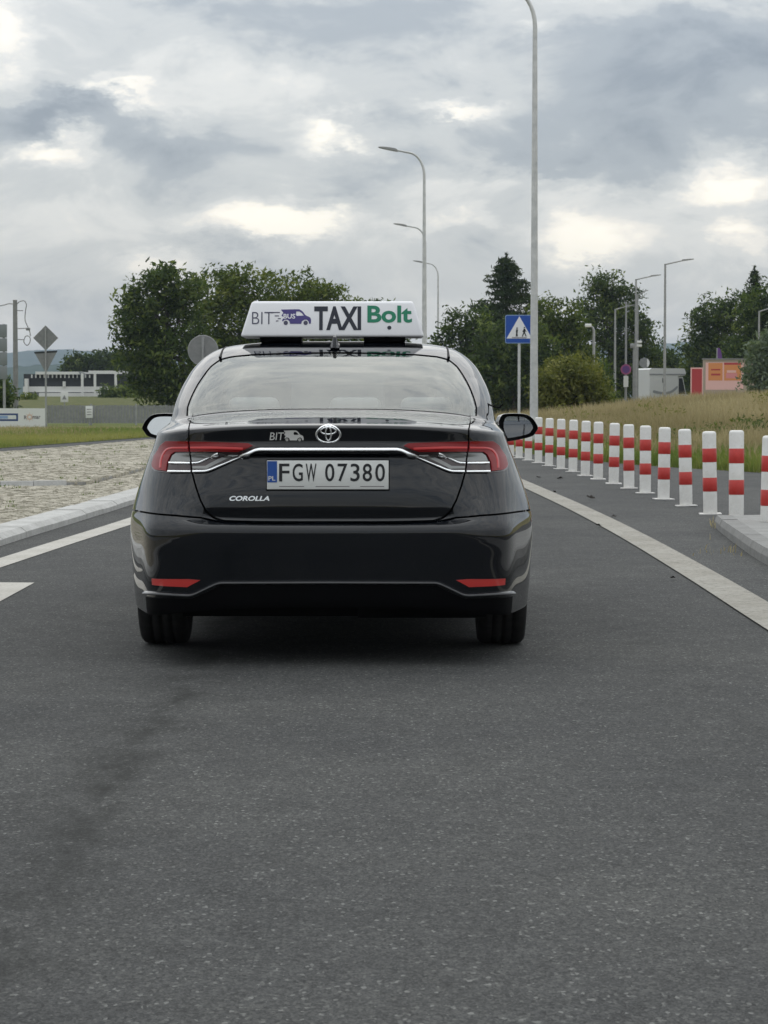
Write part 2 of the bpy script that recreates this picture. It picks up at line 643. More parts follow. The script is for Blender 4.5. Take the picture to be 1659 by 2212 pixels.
def tube_data(pts, radii, sides=10, caps=True, base=0):
    pts = [Vector(p) for p in pts]
    V, F = [], []
    up = Vector((0, 0, 1))
    n = len(pts)
    prev = None
    for i, p in enumerate(pts):
        t = (pts[min(i + 1, n - 1)] - pts[max(i - 1, 0)]).normalized()
        if prev is None:
            a = t.cross(Vector((0, 1, 0)) if abs(t.y) < .9 else Vector((1, 0, 0))).normalized()
        else:
            a = (prev - t * prev.dot(t)).normalized()
        prev = a
        b = t.cross(a)
        r = radii[i] if hasattr(radii, '__len__') else radii
        for k in range(sides):
            th = 2 * PI * k / sides
            V.append(p + a * (r * math.cos(th)) + b * (r * math.sin(th)))
    for i in range(n - 1):
        for k in range(sides):
            k2 = (k + 1) % sides
            F.append((base + i * sides + k, base + i * sides + k2, base + (i + 1) * sides + k2, base + (i + 1) * sides + k))
    if caps:
        F.append(tuple(base + k for k in range(sides))[::-1])
        F.append(tuple(base + (n - 1) * sides + k for k in range(sides)))
    return V, F


def tube(pts, radii, sides=10):
    V, F = tube_data(pts, radii, sides)
    me = mesh(V, F, True)
    me.set_sharp_from_angle(angle=R(50))
    return me


def prism(poly, y0, y1):
    """polygon given as (x, z), extruded along y"""
    n = len(poly)
    V = [(x, y0, z) for x, z in poly] + [(x, y1, z) for x, z in poly]
    F = [tuple(range(n)), tuple(range(2 * n - 1, n - 1, -1))]
    F += [(i, n + i, n + (i + 1) % n, (i + 1) % n) for i in range(n)]
    bm = bmesh.new()
    vs = [bm.verts.new(v) for v in V]
    for f in F:
        bm.faces.new([vs[i] for i in f])
    return bm_mesh(bm)


def sheet(poly, z):
    bm = bmesh.new()
    f = bm.faces.new([bm.verts.new((x, y, z)) for x, y in poly])
    if f.normal.z < 0:
        f.normal_flip()
    bmesh.ops.triangulate(bm, faces=bm.faces[:])
    me = bpy.data.meshes.new('m')
    bm.normal_update()
    for f in bm.faces:
        if f.normal.z < 0:
            f.normal_flip()
    bm.to_mesh(me)
    bm.free()
    return me


def slab(poly, z0, z1):
    n = len(poly)
    bm = bmesh.new()
    top = [bm.verts.new((x, y, z1)) for x, y in poly]
    bot = [bm.verts.new((x, y, z0)) for x, y in poly]
    bm.faces.new(top)
    for i in range(n):
        bm.faces.new((top[i], bot[i], bot[(i + 1) % n], top[(i + 1) % n]))
    bmesh.ops.recalc_face_normals(bm, faces=bm.faces)
    for f in bm.faces:
        if len(f.verts) == n and n > 4 and f.normal.z < 0:
            for g in bm.faces:
                g.normal_flip()
            break
    bmesh.ops.triangulate(bm, faces=[f for f in bm.faces if len(f.verts) > 4])
    me = bpy.data.meshes.new('m')
    bm.to_mesh(me)
    bm.free()
    return me


def in_poly(pts, poly):
    x, y = pts[:, 0], pts[:, 1]
    inside = np.zeros(len(pts), bool)
    px, py = poly[:, 0], poly[:, 1]
    j = len(poly) - 1
    for i in range(len(poly)):
        c = ((py[i] > y) != (py[j] > y)) & (x < (px[j] - px[i]) * (y - py[i]) / (py[j] - py[i] + 1e-15) + px[i])
        inside ^= c
        j = i
    return inside


def smooth_path(pts, n=12):
    """Catmull-Rom through 2-D points"""
    P = [np.array(p, float) for p in pts]
    P = [2 * P[0] - P[1]] + P + [2 * P[-1] - P[-2]]
    out = []
    for i in range(1, len(P) - 2):
        for k in range(n):
            t = k / n
            a, b, c, d = P[i - 1], P[i], P[i + 1], P[i + 2]
            out.append(.5 * ((2 * b) + (c - a) * t + (2 * a - 5 * b + 4 * c - d) * t * t + (3 * b - a - 3 * c + d) * t ** 3))
    out.append(P[-2])
    return np.array(out)


FONT_CACHE = {}


def text_mesh(s, bold=0.0):
    """flat glyph mesh of the built-in font, scaled into the unit box: verts (n,2) in 0..1, faces"""
    key = (s, bold)
    if key in FONT_CACHE:
        return FONT_CACHE[key]
    c = bpy.data.curves.new('t', 'FONT')
    c.body = s
    c.size = 1
    c.offset = bold
    c.resolution_u = 4
    o = bpy.data.objects.new('t', c)
    col.objects.link(o)
    dg = bpy.context.evaluated_depsgraph_get()
    me = bpy.data.meshes.new_from_object(o.evaluated_get(dg))
    bm = bmesh.new()
    bm.from_mesh(me)
    bmesh.ops.triangulate(bm, faces=bm.faces[:])
    V = np.array([v.co[:2] for v in bm.verts])
    F = [tuple(v.index for v in f.verts) for f in bm.faces]
    bm.free()
    bpy.data.objects.remove(o)
    bpy.data.meshes.remove(me)
    lo, hi = V.min(0), V.max(0)
    V = (V - lo) / (hi - lo)
    FONT_CACHE[key] = (V, F)
    return V, F


# >>>CAR
# ================================================================== the taxi car
CARX, CARY = -.23, 9.75
CARLOC = np.array((CARX, CARY, 0.0))
# v, zr, R(rear), zs, W, zf, F(front)
RING = np.array([
    (.20, .215, .120, .200, .835, .20, 4.40),
    (.235, .245, .040, .205, .856, .21, 4.50),
    (.30, .300, .022, .275, .866, .28, 4.57),
    (.36, .360, .016, .350, .872, .36, 4.60),
    (.44, .440, .010, .450, .876, .45, 4.62),
    (.50, .500, .005, .520, .878, .52, 4.63),
    (.555, .555, .003, .570, .876, .56, 4.63),
    (.580, .580, .009, .596, .873, .58, 4.62),
    (.593, .591, .028, .610, .870, .60, 4.62),
    (.603, .597, .055, .622, .868, .61, 4.61),
    (.618, .611, .066, .636, .865, .63, 4.60),
    (.655, .655, .054, .672, .856, .66, 4.58),
    (.700, .700, .056, .712, .845, .70, 4.54),
    (.780, .780, .070, .780, .823, .72, 4.50),
    (.850, .850, .084, .838, .803, .74, 4.45),
    (.872, .868, .086, .856, .797, .75, 4.42),
    (.890, .882, .060, .870, .791, .76, 4.40),
    (.910, .905, .056, .884, .785, .77, 4.36),
    (.930, .930, .062, .900, .779, .78, 4.32),
    (.960, .962, .056, .920, .772, .79, 4.26),
    (.985, .986, .050, .936, .766, .80, 4.20),
    (1.000, .996, .056, .948, .762, .81, 4.16),
    (1.020, 1.001, .074, .957, .759, .82, 4.12),
    (1.100, 1.013, .155, .968, .755, .84, 4.00),
    (1.300, 1.040, .355, .986, .747, .90, 3.74),
    (1.440, 1.057, .495, 1.000, .742, .95, 3.50),
    (1.470, 1.067, .523, 1.010, .740, .965, 3.46),
    (1.550, 1.101, .610, 1.060, .736, 1.005, 3.39),
    (1.750, 1.185, .820, 1.150, .720, 1.11, 3.20),
    (1.950, 1.256, 1.030, 1.232, .688, 1.21, 3.00),
    (2.100, 1.304, 1.195, 1.290, .645, 1.275, 2.85),
    (2.130, 1.312, 1.228, 1.301, .634, 1.285, 2.82),
    (2.250, 1.339, 1.370, 1.343, .572, 1.33, 2.68),
    (2.400, 1.363, 1.560, 1.368, .480, 1.36, 2.52),
    (2.650, 1.386, 1.820, 1.387, .280, 1.385, 2.32),
    (2.950, 1.394, 2.100, 1.394, .002, 1.394, 2.11)])


def pchip(x, y):
    h = np.diff(x)
    d = np.diff(y) / h
    m = np.zeros(len(x))
    for i in range(1, len(x) - 1):
        if d[i - 1] * d[i] > 0:
            w1, w2 = 2 * h[i] + h[i - 1], h[i] + 2 * h[i - 1]
            m[i] = (w1 + w2) / (w1 / d[i - 1] + w2 / d[i])
    m[0], m[-1] = d[0], d[-1]

    def f(q):
        q = np.clip(q, x[0], x[-1])
        i = np.clip(np.searchsorted(x, q) - 1, 0, len(x) - 2)
        t = (q - x[i]) / h[i]
        t2, t3 = t * t, t * t * t
        return (2 * t3 - 3 * t2 + 1) * y[i] + (t3 - 2 * t2 + t) * h[i] * m[i] + (-2 * t3 + 3 * t2) * y[i + 1] + (t3 - t2) * h[i] * m[i + 1]
    return f


RF = [pchip(RING[:, 0], RING[:, k]) for k in range(1, 7)]
NEXP = 4.2
_th = np.linspace(0, PI / 2, 6001)
_sx, _cy = np.sin(_th) ** (2 / NEXP), 1 - np.cos(_th) ** (2 / NEXP)
_arc = np.concatenate(([0], np.cumsum(np.hypot(np.diff(_sx * .84), np.diff(_cy * .9)))))
UC = float(_arc[-1])
_arc /= UC
_sx2, _cy2 = np.sin(_th) ** (2 / 11.0), 1 - np.cos(_th) ** (2 / 11.0)
_arc2 = np.concatenate(([0], np.cumsum(np.hypot(np.diff(_sx2 * .84), np.diff(_cy2 * .9)))))
_arc2 /= _arc2[-1]
R2 = pchip(np.array([.2, .235, .30, .36, .44, .50, .555, .58, .593, .603, .618, .655, .70, .78, .85, .91, .96, 1.0, 1.02, 1.10, 1.3, 2.95]),
           np.array([.12, .04, .022, .016, .010, .005, .004, .010, .015, .021, .028, .042, .055, .066, .072, .073, .070, .070, .080, .155, .355, 2.10]))


def sstep(t):
    t = np.clip(t, 0, 1)
    return t * t * (3 - 2 * t)


US = UC + 2.3
UT = US + UC


def S(u, v, off=0.0):
    u, v = np.broadcast_arrays(np.asarray(u, float), np.asarray(v, float))
    zr, Rr, zs, W, zf, Fr = [f(v) for f in RF]
    D = np.minimum(.9, .42 * (Fr - Rr))
    a = np.abs(u)
    q = np.clip(a / UC, 0, 1)
    s, c = np.interp(q, _arc, _sx), np.interp(q, _arc, _cy)
    wn = 1 - sstep((v - .52) / .42)
    s = s + (np.interp(q, _arc2, _sx2) - s) * wn
    c = c + (np.interp(q, _arc2, _cy2) - c) * wn
    wr = sstep((s - .60) / .24) * (v < 1.05)
    Rr = Rr + (R2(v) - Rr) * np.where(a < UC, wr, 1.0 * (v < 1.05))
    qf = np.clip((UT - a) / UC, 0, 1)
    sf, cf = np.interp(qf, _arc, _sx), np.interp(qf, _arc, _cy)
    y0, y1 = Rr + D, Fr - D
    w = np.clip((a - UC) / (US - UC), 0, 1)
    rear, front = a < UC, a > US
    x = np.where(rear, W * s, np.where(front, W * sf, W))
    y = np.where(rear, Rr + D * c, np.where(front, Fr - D * cf, y0 + (y1 - y0) * w))
    z = np.where(rear, zr + (zs - zr) * s ** 3, np.where(front, zf + (zs - zf) * sf ** 3, zs))
    tp = np.clip((.66 - y) / .58, 0, 1)
    x = x * (1 - .118 * (.35 * tp + .65 * sstep(tp)) * (1 - .80 * sstep((v - .58) / .30) - .20 * sstep((v - .85) / .2)))
    # swelling over the rear and front wheels and a waist along the doors
    bulge = .012 * np.exp(-((y - 1.0) / .40) ** 2) + .010 * np.exp(-((y - 3.7) / .45) ** 2)
    x = x + bulge * np.exp(-((z - .60) / .17) ** 2) * np.clip((x - .5) / .3, 0, 1)
    P = np.stack((x * np.sign(u + 1e-12), y, z), -1)
    if np.any(off):
        P = P + SN(u, v) * np.asarray(off)[..., None]
    return P


def SN(u, v):
    e = 2e-3
    du = S(u + e, v) - S(u - e, v)
    dv = S(u, np.minimum(v + e, 2.949)) - S(u, np.maximum(v - e, .2001))
    n = np.cross(du, dv)
    return n / (np.linalg.norm(n, axis=-1, keepdims=True) + 1e-12)


_gu, _gv = np.meshgrid(np.linspace(-2.2, 2.2, 221), np.linspace(.2, 2.4, 221), indexing='ij')
_gu, _gv = _gu.ravel(), _gv.ravel()
_gP = S(_gu, _gv)
_gpp = project(_gP + CARLOC)
_gn = SN(_gu, _gv)
_vis = (_gn * (np.array((0, 0, CAMH)) - (_gP + CARLOC))).sum(-1) > 0
_vu, _vv, _vp = _gu[_vis], _gv[_vis], _gpp[_vis]


def _newton(fun, tgt, u, v, it=14):
    e = 5e-4
    for _ in range(it):
        f0 = fun(u, v)
        J = np.stack(((fun(u + e, v) - fun(u - e, v)) / (2 * e), (fun(u, v + e) - fun(u, v - e)) / (2 * e)), -1)
        r = tgt - f0
        det = J[:, 0, 0] * J[:, 1, 1] - J[:, 0, 1] * J[:, 1, 0]
        det = np.where(np.abs(det) < 1e-9, 1e-9, det)
        du = (r[:, 0] * J[:, 1, 1] - r[:, 1] * J[:, 0, 1]) / det
        dv = (J[:, 0, 0] * r[:, 1] - J[:, 1, 0] * r[:, 0]) / det
        u = u + np.clip(du, -.02, .02)
        v = np.clip(v + np.clip(dv, -.015, .015), .2, 2.4)
    return np.stack((u, v), -1)


def p2uv(pts):
    """reading-grid points on the back of the car -> surface parameters"""
    pts = np.atleast_2d(np.array(pts, float))
    i = np.array([np.argmin(((_vp - p) ** 2).sum(-1)) for p in pts])
    return _newton(lambda u, v: project(S(u, v) + CARLOC), pts, _vu[i].copy(), _vv[i].copy())


_su, _sv = np.meshgrid(np.linspace(.5, UT - .3, 260), np.linspace(.2, 2.3, 160), indexing='ij')
_su, _sv = _su.ravel(), _sv.ravel()
_sP = S(_su, _sv)[:, 1:]


def yz2uv(pts):
    """(y, z) on the right flank -> surface parameters"""
    pts = np.atleast_2d(np.array(pts, float))
    i = np.array([np.argmin(((_sP - p) ** 2).sum(-1)) for p in pts])
    return _newton(lambda u, v: S(u, v)[..., 1:], pts, _su[i].copy(), _sv[i].copy())


def mir(right):
    """right-hand outline from the centre line round and back -> closed symmetric outline"""
    r = np.asarray(right)
    l = r[::-1].copy()
    l[:, 0] *= -1
    return np.concatenate((r, l))


def flip_u(p):
    p = np.array(p)[::-1].copy()
    p[:, 0] *= -1
    return p


def dedupe(p, eps=1e-4):
    out = [p[0]]
    for q in p[1:]:
        if np.hypot(*(q - out[-1])) > eps:
            out.append(q)
    if np.hypot(*(out[0] - out[-1])) < eps:
        out.pop()
    return np.array(out)


def ccw(p):
    x, y = p[:, 0], p[:, 1]
    return p if (x * np.roll(y, -1) - np.roll(x, -1) * y).sum() > 0 else p[::-1].copy()


def offset_poly(p, d):
    """inset by d (outset when negative)"""
    p = ccw(dedupe(np.asarray(p, float)))
    e = np.roll(p, -1, 0) - p
    e /= np.linalg.norm(e, axis=1, keepdims=True)
    n = np.stack((-e[:, 1], e[:, 0]), -1)
    m = n + np.roll(n, 1, 0)
    m /= np.maximum(np.linalg.norm(m, axis=1, keepdims=True), 1e-6)
    k = 1 / np.clip((m * n).sum(1), .45, 1)
    return p + m * (d * k)[:, None]


def densify(p, step):
    out = []
    for a, b in zip(p, np.roll(p, -1, 0)):
        n = max(1, int(math.ceil(np.hypot(*(b - a)) / step)))
        for k in range(n):
            out.append(a + (b - a) * k / n)
    return np.array(out)


def patch(outer, holes=(), du=.02, dv=.014, off=0.0, flange=.014, step=.016, dome=None):
    """a panel of the car's surface cut to an outline in (u, v), with turned-in rims"""
    outer = ccw(dedupe(np.asarray(outer, float)))
    loops = [densify(outer, step)] + [densify(ccw(dedupe(np.asarray(h, float))), step) for h in holes]
    lo, hi = outer.min(0), outer.max(0)
    gu = np.arange(math.floor(lo[0] / du), math.ceil(hi[0] / du) + 1) * du
    gv = np.arange(math.floor(lo[1] / dv), math.ceil(hi[1] / dv) + 1) * dv
    g = np.stack(np.meshgrid(gu, gv, indexing='ij'), -1).reshape(-1, 2)
    ok = in_poly(g, loops[0])
    for h in loops[1:]:
        ok &= ~in_poly(g, h)
    g = g[ok]
    bd = np.concatenate(loops)
    if len(g):
        keep = np.ones(len(g), bool)
        for i in range(0, len(g), 800):
            d = np.abs(g[i:i + 800, None] - bd[None])
            keep[i:i + 800] = (d[..., 0] ** 2 + d[..., 1] ** 2).min(1) > (min(du, dv) * .45) ** 2
        g = g[keep]
    V = [Vector(p) for p in bd] + [Vector(p) for p in g]
    E = []
    o = 0
    for l in loops:
        n = len(l)
        E += [(o + i, o + (i + 1) % n) for i in range(n)]
        o += n
    rv, re, rf, *_ = delaunay_2d_cdt(V, E, [], 0, 1e-6)
    uv = np.array([tuple(p) for p in rv])
    tri = np.array([f for f in rf if len(f) == 3])
    c = uv[tri].mean(1)
    ok = in_poly(c, loops[0])
    for h in loops[1:]:
        ok &= ~in_poly(c, h)
    tri = tri[ok]
    a = uv[tri]
    ar = (a[:, 1, 0] - a[:, 0, 0]) * (a[:, 2, 1] - a[:, 0, 1]) - (a[:, 1, 1] - a[:, 0, 1]) * (a[:, 2, 0] - a[:, 0, 0])
    tri = tri[np.abs(ar) > 1e-9]
    ar = ar[np.abs(ar) > 1e-9]
    tri[ar < 0] = tri[ar < 0][:, ::-1]
    used = np.unique(tri)
    rem = -np.ones(len(uv), int)
    rem[used] = np.arange(len(used))
    uv, tri = uv[used], rem[tri]
    nrm = SN(uv[:, 0], uv[:, 1])
    o_ = np.full(len(uv), float(off))
    if dome:
        dm = np.full(len(uv), 9.0)
        for l in loops:
            for a_, b_ in zip(l, np.roll(l, -1, 0)):
                e_ = b_ - a_
                t_ = np.clip(((uv - a_) @ e_) / (e_ @ e_ + 1e-12), 0, 1)
                dm = np.minimum(dm, np.linalg.norm(uv - a_ - t_[:, None] * e_, axis=1))
        q_ = np.clip(dm / dome[1], 0, 1)
        o_ = o_ + dome[0] * np.sqrt(1 - (1 - q_) ** 2)
        near = np.zeros_like(uv)
        best = np.full(len(uv), 9.0)
        for l in loops:
            for a_, b_ in zip(l, np.roll(l, -1, 0)):
                e_ = b_ - a_
                t_ = np.clip(((uv - a_) @ e_) / (e_ @ e_ + 1e-12), 0, 1)
                c_ = a_ + t_[:, None] * e_
                d_ = np.linalg.norm(uv - c_, axis=1)
                n_ = np.array((-e_[1], e_[0])) / (np.linalg.norm(e_) + 1e-12)
                k_ = d_ < best
                best[k_] = d_[k_]
                near[k_] = n_ if l is loops[0] else -n_
        sl = np.clip(dome[0] / dome[1] * (1 - q_) / np.sqrt(np.maximum(1 - (1 - q_) ** 2, 1e-4)), 0, 1.1)
        tu = S(uv[:, 0] + 1e-3, uv[:, 1]) - S(uv[:, 0] - 1e-3, uv[:, 1])
        tu /= np.linalg.norm(tu, axis=1, keepdims=True)
        tv = np.cross(nrm, tu)
        nd_ = nrm - sl[:, None] * (near[:, :1] * tu + near[:, 1:] * tv)
        nd_ /= np.linalg.norm(nd_, axis=1, keepdims=True)
    P = S(uv[:, 0], uv[:, 1]) + nrm * o_[:, None]
    verts, norms = [P], [nd_ if dome else nrm]
    faces = [tuple(t) for t in tri]
    if flange:
        cnt = {}
        for t in tri:
            for i in range(3):
                e = (t[i], t[(i + 1) % 3])
                cnt[e] = 1
        bedges = [e for e in cnt if (e[1], e[0]) not in cnt]
        nb = len(P)
        ia = np.array([e[0] for e in bedges])
        ib = np.array([e[1] for e in bedges])
        t = P[ib] - P[ia]
        fn = np.cross(t, nrm[ia])
        fn /= (np.linalg.norm(fn, axis=1, keepdims=True) + 1e-12)
        A, B = P[ia], P[ib]
        A2, B2 = A - nrm[ia] * flange, B - nrm[ib] * flange
        n = len(bedges)
        verts += [A, B, B2, A2]
        norms += [fn] * 4
        for i in range(n):
            faces.append((nb + n + i, nb + i, nb + 3 * n + i, nb + 2 * n + i))
    V = np.concatenate(verts)
    me = mesh(V, faces, True)
    if True:
        me.normals_split_custom_set_from_vertices(np.concatenate(norms).tolist())
    return me


taxi = thing('taxi_car', 'black saloon car with white roof sign, seen from behind on the road', 'car', tuple(CARLOC))


def part(name, me, m, parent=None):
    return obj(name, me, m, parent or taxi)


GAP = .005

# ---- outlines (right half traced, mirrored)
lid_r = p2uv([(708, 1127), (860, 1127), (935, 1124.5), (957, 1118), (974, 1103), (985, 1081), (996, 1050), (1004, 1020),
              (1008, 978), (1012, 947), (1015, 915), (1016, 891)])
lid_r[0] = (0, lid_r[0][1])
top_u = lid_r[-1][0]
lid_r = np.concatenate((lid_r[:, :], [(top_u * .99, 1.452), (top_u * .9, 1.458), (0, 1.458)]))
lid = mir(lid_r)
ARCH_R, ARCH_C = .352, (1.0, .315)
ang = np.linspace(R(-12), R(192), 41)
arch_rear = yz2uv([(ARCH_C[0] + ARCH_R * math.cos(t), ARCH_C[1] + ARCH_R * math.sin(t)) for t in ang])
arch_front = yz2uv([(3.70 + ARCH_R * math.cos(t), ARCH_C[1] + ARCH_R * math.sin(t)) for t in ang])
arch_rear = np.concatenate((arch_rear, [(arch_rear[-1][0], .15), (arch_rear[0][0], .15)]))
arch_front = np.concatenate((arch_front, [(arch_front[-1][0], .15), (arch_front[0][0], .15)]))
b_top = p2uv([(708, 1131), (860, 1131), (937, 1129), (960, 1124), (985, 1119), (1040, 1114), (1089, 1110)])
b_top[0][0] = 0
b_side = yz2uv([(.45, .625), (.62, .622), (.79, .612)])
b_arch = yz2uv([(ARCH_C[0] + ARCH_R * math.cos(t), ARCH_C[1] + ARCH_R * math.sin(t)) for t in np.linspace(R(125), R(190), 14)])
bumper = mir(np.concatenate((b_top, b_side, b_arch, [(b_arch[-1][0] - .002, .235), (0, .235)])))
glass_r = p2uv([(708, 761), (800, 762), (900, 765.5), (945, 770), (968, 776), (986, 790), (1003, 815), (1017, 842), (1026, 867), (1029, 880)])
glass_r[0][0] = 0
gb = glass_r[-1][0]
rear_glass = mir(np.concatenate((glass_r, [(gb * .985, 1.478), (gb * .93, 1.472), (0, 1.470)])))

win_front = yz2uv([(2.14, .985), (2.12, 1.29), (2.45, 1.300), (2.62, 1.27), (2.92, 1.13), (3.10, 1.03), (3.14, .99)])
win_rear = yz2uv([(2.06, .985), (2.05, 1.29), (1.72, 1.282), (1.52, 1.255), (1.38, 1.20), (1.30, 1.10), (1.28, 1.0)])
win_q = yz2uv([(1.25, 1.0), (1.27, 1.10), (1.33, 1.18), (1.22, 1.12), (1.10, 1.05), (1.08, 1.01)])
door_f = np.concatenate((yz2uv([(2.10, .30), (2.10, .97), (3.20, .965), (3.27, .80), (3.25, .60), (3.20, .30)]),))
door_r = np.concatenate((yz2uv([(2.085, .30), (2.085, .97), (1.27, .985), (1.18, .86), (1.22, .75), (1.36, .62), (1.47, .45), (1.50, .30)]),))
shield = np.array([(UT - .02, 1.50), (UT - .55, 1.50), (UT - .80, 1.56), (UT - .76, 1.9), (UT - .66, 2.13), (UT - .3, 2.16), (UT, 2.165)])
shield_full = None

holes = [offset_poly(lid, -GAP), offset_poly(bumper, -GAP), offset_poly(rear_glass, -.006)]
for h in (win_front, win_rear, win_q, door_f, door_r, arch_rear, arch_front):
    hh = offset_poly(h, -GAP)
    holes += [hh, flip_u(hh)]
sh_r = np.concatenate((shield[1:-1], [(UT + .01, 2.165), (UT + .01, 1.50)]))
holes += [sh_r, flip_u(sh_r)]
shell_outer = np.array([(-UT, .235), (UT, .235), (UT, 2.2), (-UT, 2.2)])
part('body_shell', patch(shell_outer, holes, du=.045, dv=.026, flange=.016, step=.022), 'car_paint')
boot = part('boot_lid', patch(offset_poly(lid, GAP * .6), du=.022, dv=.009, flange=.018, step=.012), 'car_paint')
rb = part('rear_bumper', patch(offset_poly(bumper, GAP * .6), du=.024, dv=.012, flange=.018, step=.014), 'car_paint')
for sgn in (1, -1):
    f = (lambda p: p) if sgn > 0 else flip_u
    d1 = part('door', patch(offset_poly(f(door_f), GAP * .6), du=.05, dv=.03), 'car_paint')
    d2 = part('door', patch(offset_poly(f(door_r), GAP * .6), du=.05, dv=.03), 'car_paint')
    for yy, d in ((2.30, d1), (1.50, d2)):
        hnd = yz2uv([(yy - .10, .845), (yy + .10, .845), (yy + .10, .872), (yy - .10, .872)])
        part('handle', patch(f(hnd), du=.02, dv=.01, off=.022, flange=.02), 'car_paint', d)
    part('side_window', patch(offset_poly(f(win_front), .004), du=.05, dv=.03, off=-.004, flange=.004), 'glass_clear')
    part('side_window', patch(offset_poly(f(win_rear), .004), du=.05, dv=.03, off=-.004, flange=.004), 'glass_clear')
    part('side_window', patch(offset_poly(f(win_q), .004), du=.05, dv=.03, off=-.004, flange=.004), 'gloss_black')
rw = part('rear_window', patch(offset_poly(rear_glass, .003), du=.03, dv=.03, off=-.004, flange=0), 'glass_rear')
frit_in = mir(np.concatenate((p2uv([(708, 769), (880, 772), (935, 781), (965, 800), (985, 830), (1000, 862), (1003, 874), (985, 879)]) *
                              np.array((1, 1)), [(0, 1.492)])))
frit_in[np.abs(frit_in[:, 0]) < .03, 0] = 0
part('border', patch(offset_poly(rear_glass, .001), [frit_in], du=.03, dv=.03, off=-.010, flange=0), 'gloss_black', rw)
sh_full_r = np.concatenate((shield[1:-1], [(UT, 2.165), (UT, 1.50)]))
for sgn in (1, -1):
    p_ = sh_full_r if sgn > 0 else flip_u(sh_full_r)
    part('windscreen', patch(p_, du=.05, dv=.04, off=-.003, flange=0), 'glass_clear')

# roof
gu = np.linspace(-UT, UT, 360)
gv = np.concatenate((np.linspace(2.2, 2.7, 26), np.linspace(2.73, 2.949, 8)))
UU, VV = np.meshgrid(gu, gv, indexing='ij')
PR = S(UU.ravel(), VV.ravel())
# smooth crowned roof panel instead of stepped rings
nv = len(gv)
FR = [(i * nv + j, (i + 1) * nv + j, (i + 1) * nv + j + 1, i * nv + j + 1) for i in range(len(gu) - 1) for j in range(nv - 1)]
part('roof', mesh(PR, FR, True), 'car_paint')
_tu, _tv = np.meshgrid(np.linspace(.05, UT - .05, 240), np.linspace(1.95, 2.9, 150), indexing='ij')
_tu, _tv = _tu.ravel(), _tv.ravel()
_tP = S(_tu, _tv)
for sgn in (1, -1):
    tg = np.array([(.53, y) for y in np.linspace(1.27, 2.60, 30)])
    i_ = np.array([np.argmin(((_tP[:, :2] - p) ** 2).sum(-1)) for p in tg])
    e_ = 2e-3
    zz = []
    for p in tg:
        d2 = ((_tP[:, :2] - p) ** 2).sum(-1)
        k = np.argsort(d2)[:8]
        w = 1 / (d2[k] + 1e-7)
        zz.append((w * _tP[k, 2]).sum() / w.sum())
    zz = np.convolve(np.pad(zz, 2, mode='edge'), np.ones(5) / 5, 'valid')
    part('roof_moulding', tube([(sgn * .53, y, z - .0015) for (x, y), z in zip(tg, zz)], .0065, 6), 'black_plastic')

# inner dark hull so that gaps and arches look into darkness
gu = np.linspace(-UT, UT, 220)
gv = np.linspace(.24, 1.46, 34)
UU, VV = np.meshgrid(gu, gv, indexing='ij')
PH = S(UU.ravel(), VV.ravel(), off=np.full(UU.size, -.034))
nv = len(gv)
FH = []
for i in range(len(gu) - 1):
    for j in range(nv - 1):
        q = (i * nv + j, (i + 1) * nv + j, (i + 1) * nv + j + 1, i * nv + j + 1)
        c = PH[list(q)].mean(0)
        if abs(c[0]) > .5 and min(math.hypot(c[1] - 1.0, c[2] - .315), math.hypot(c[1] - 3.7, c[2] - .315)) < .39:
            continue
        if c[1] > 4.2 and c[2] > .8:
            continue
        FH.append(q)
part('inner_hull', mesh(PH, FH, True), 'dark_void')
bm = bmesh.new()
for x0, x1, y0, y1, z0, z1 in ((-.62, .62, .25, 4.3, .19, .24), (-.82, .82, 1.45, 3.25, .18, .23), (-.60, .60, .55, 1.45, .24, .5),
                               (-.74, .74, .45, 1.0, .93, .95), (-.62, .62, 3.2, 4.3, .24, .7)):
    r = bmesh.ops.create_cube(bm, size=1)
    for v in r['verts']:
        v.co = Vector((x0 + (v.co.x + .5) * (x1 - x0), y0 + (v.co.y + .5) * (y1 - y0), z0 + (v.co.z + .5) * (z1 - z0)))
part('underbody', bm_mesh(bm), 'dark_void')
part('silencer', tube([(.12, .28, .265), (.66, .28, .265)], .085, 12), 'dark_void')
part('parcel_shelf', box_mesh(-.56, .56, .66, 1.10, .985, 1.0, .005), 'seat_fabric')
part('dashboard', box_mesh(-.62, .62, 3.0, 3.5, .75, .96, .06, 3), 'seat_fabric')

# seats
for x in (-.36, .36):
    st = part('seat', box_mesh(x - .25, x + .25, 2.00, 2.14, .45, 1.02, .05, 3), 'seat_fabric')
    part('headrest', box_mesh(x - .13, x + .13, 2.00, 2.10, 1.04, 1.22, .04, 3), 'seat_fabric', st)
st = part('rear_seat', box_mesh(-.60, .60, 1.02, 1.16, .45, 1.005, .05, 3), 'seat_fabric')
for x in (-.36, .10, .42):
    part('headrest', box_mesh(x - .115, x + .115, 1.00, 1.09, 1.0, 1.115, .035, 3), 'seat_light', st)
# small camera on a cable inside the back window
part('window_camera', tube([(.43, .93, 1.165), (.44, .93, 1.167), (.545, .93, 1.160), (.555, .93, 1.158)], [.006, .014, .014, .006], 10), 'black_plastic')
cp = smooth_path([(0, 0), (.06, -.02), (.13, -.065), (.19, -.09), (.215, -.075)], 6)
part('window_cable', tube([(.55 + a, .93 + abs(a) * .12, 1.158 + b) for a, b in cp], .0035, 6), 'black_plastic')


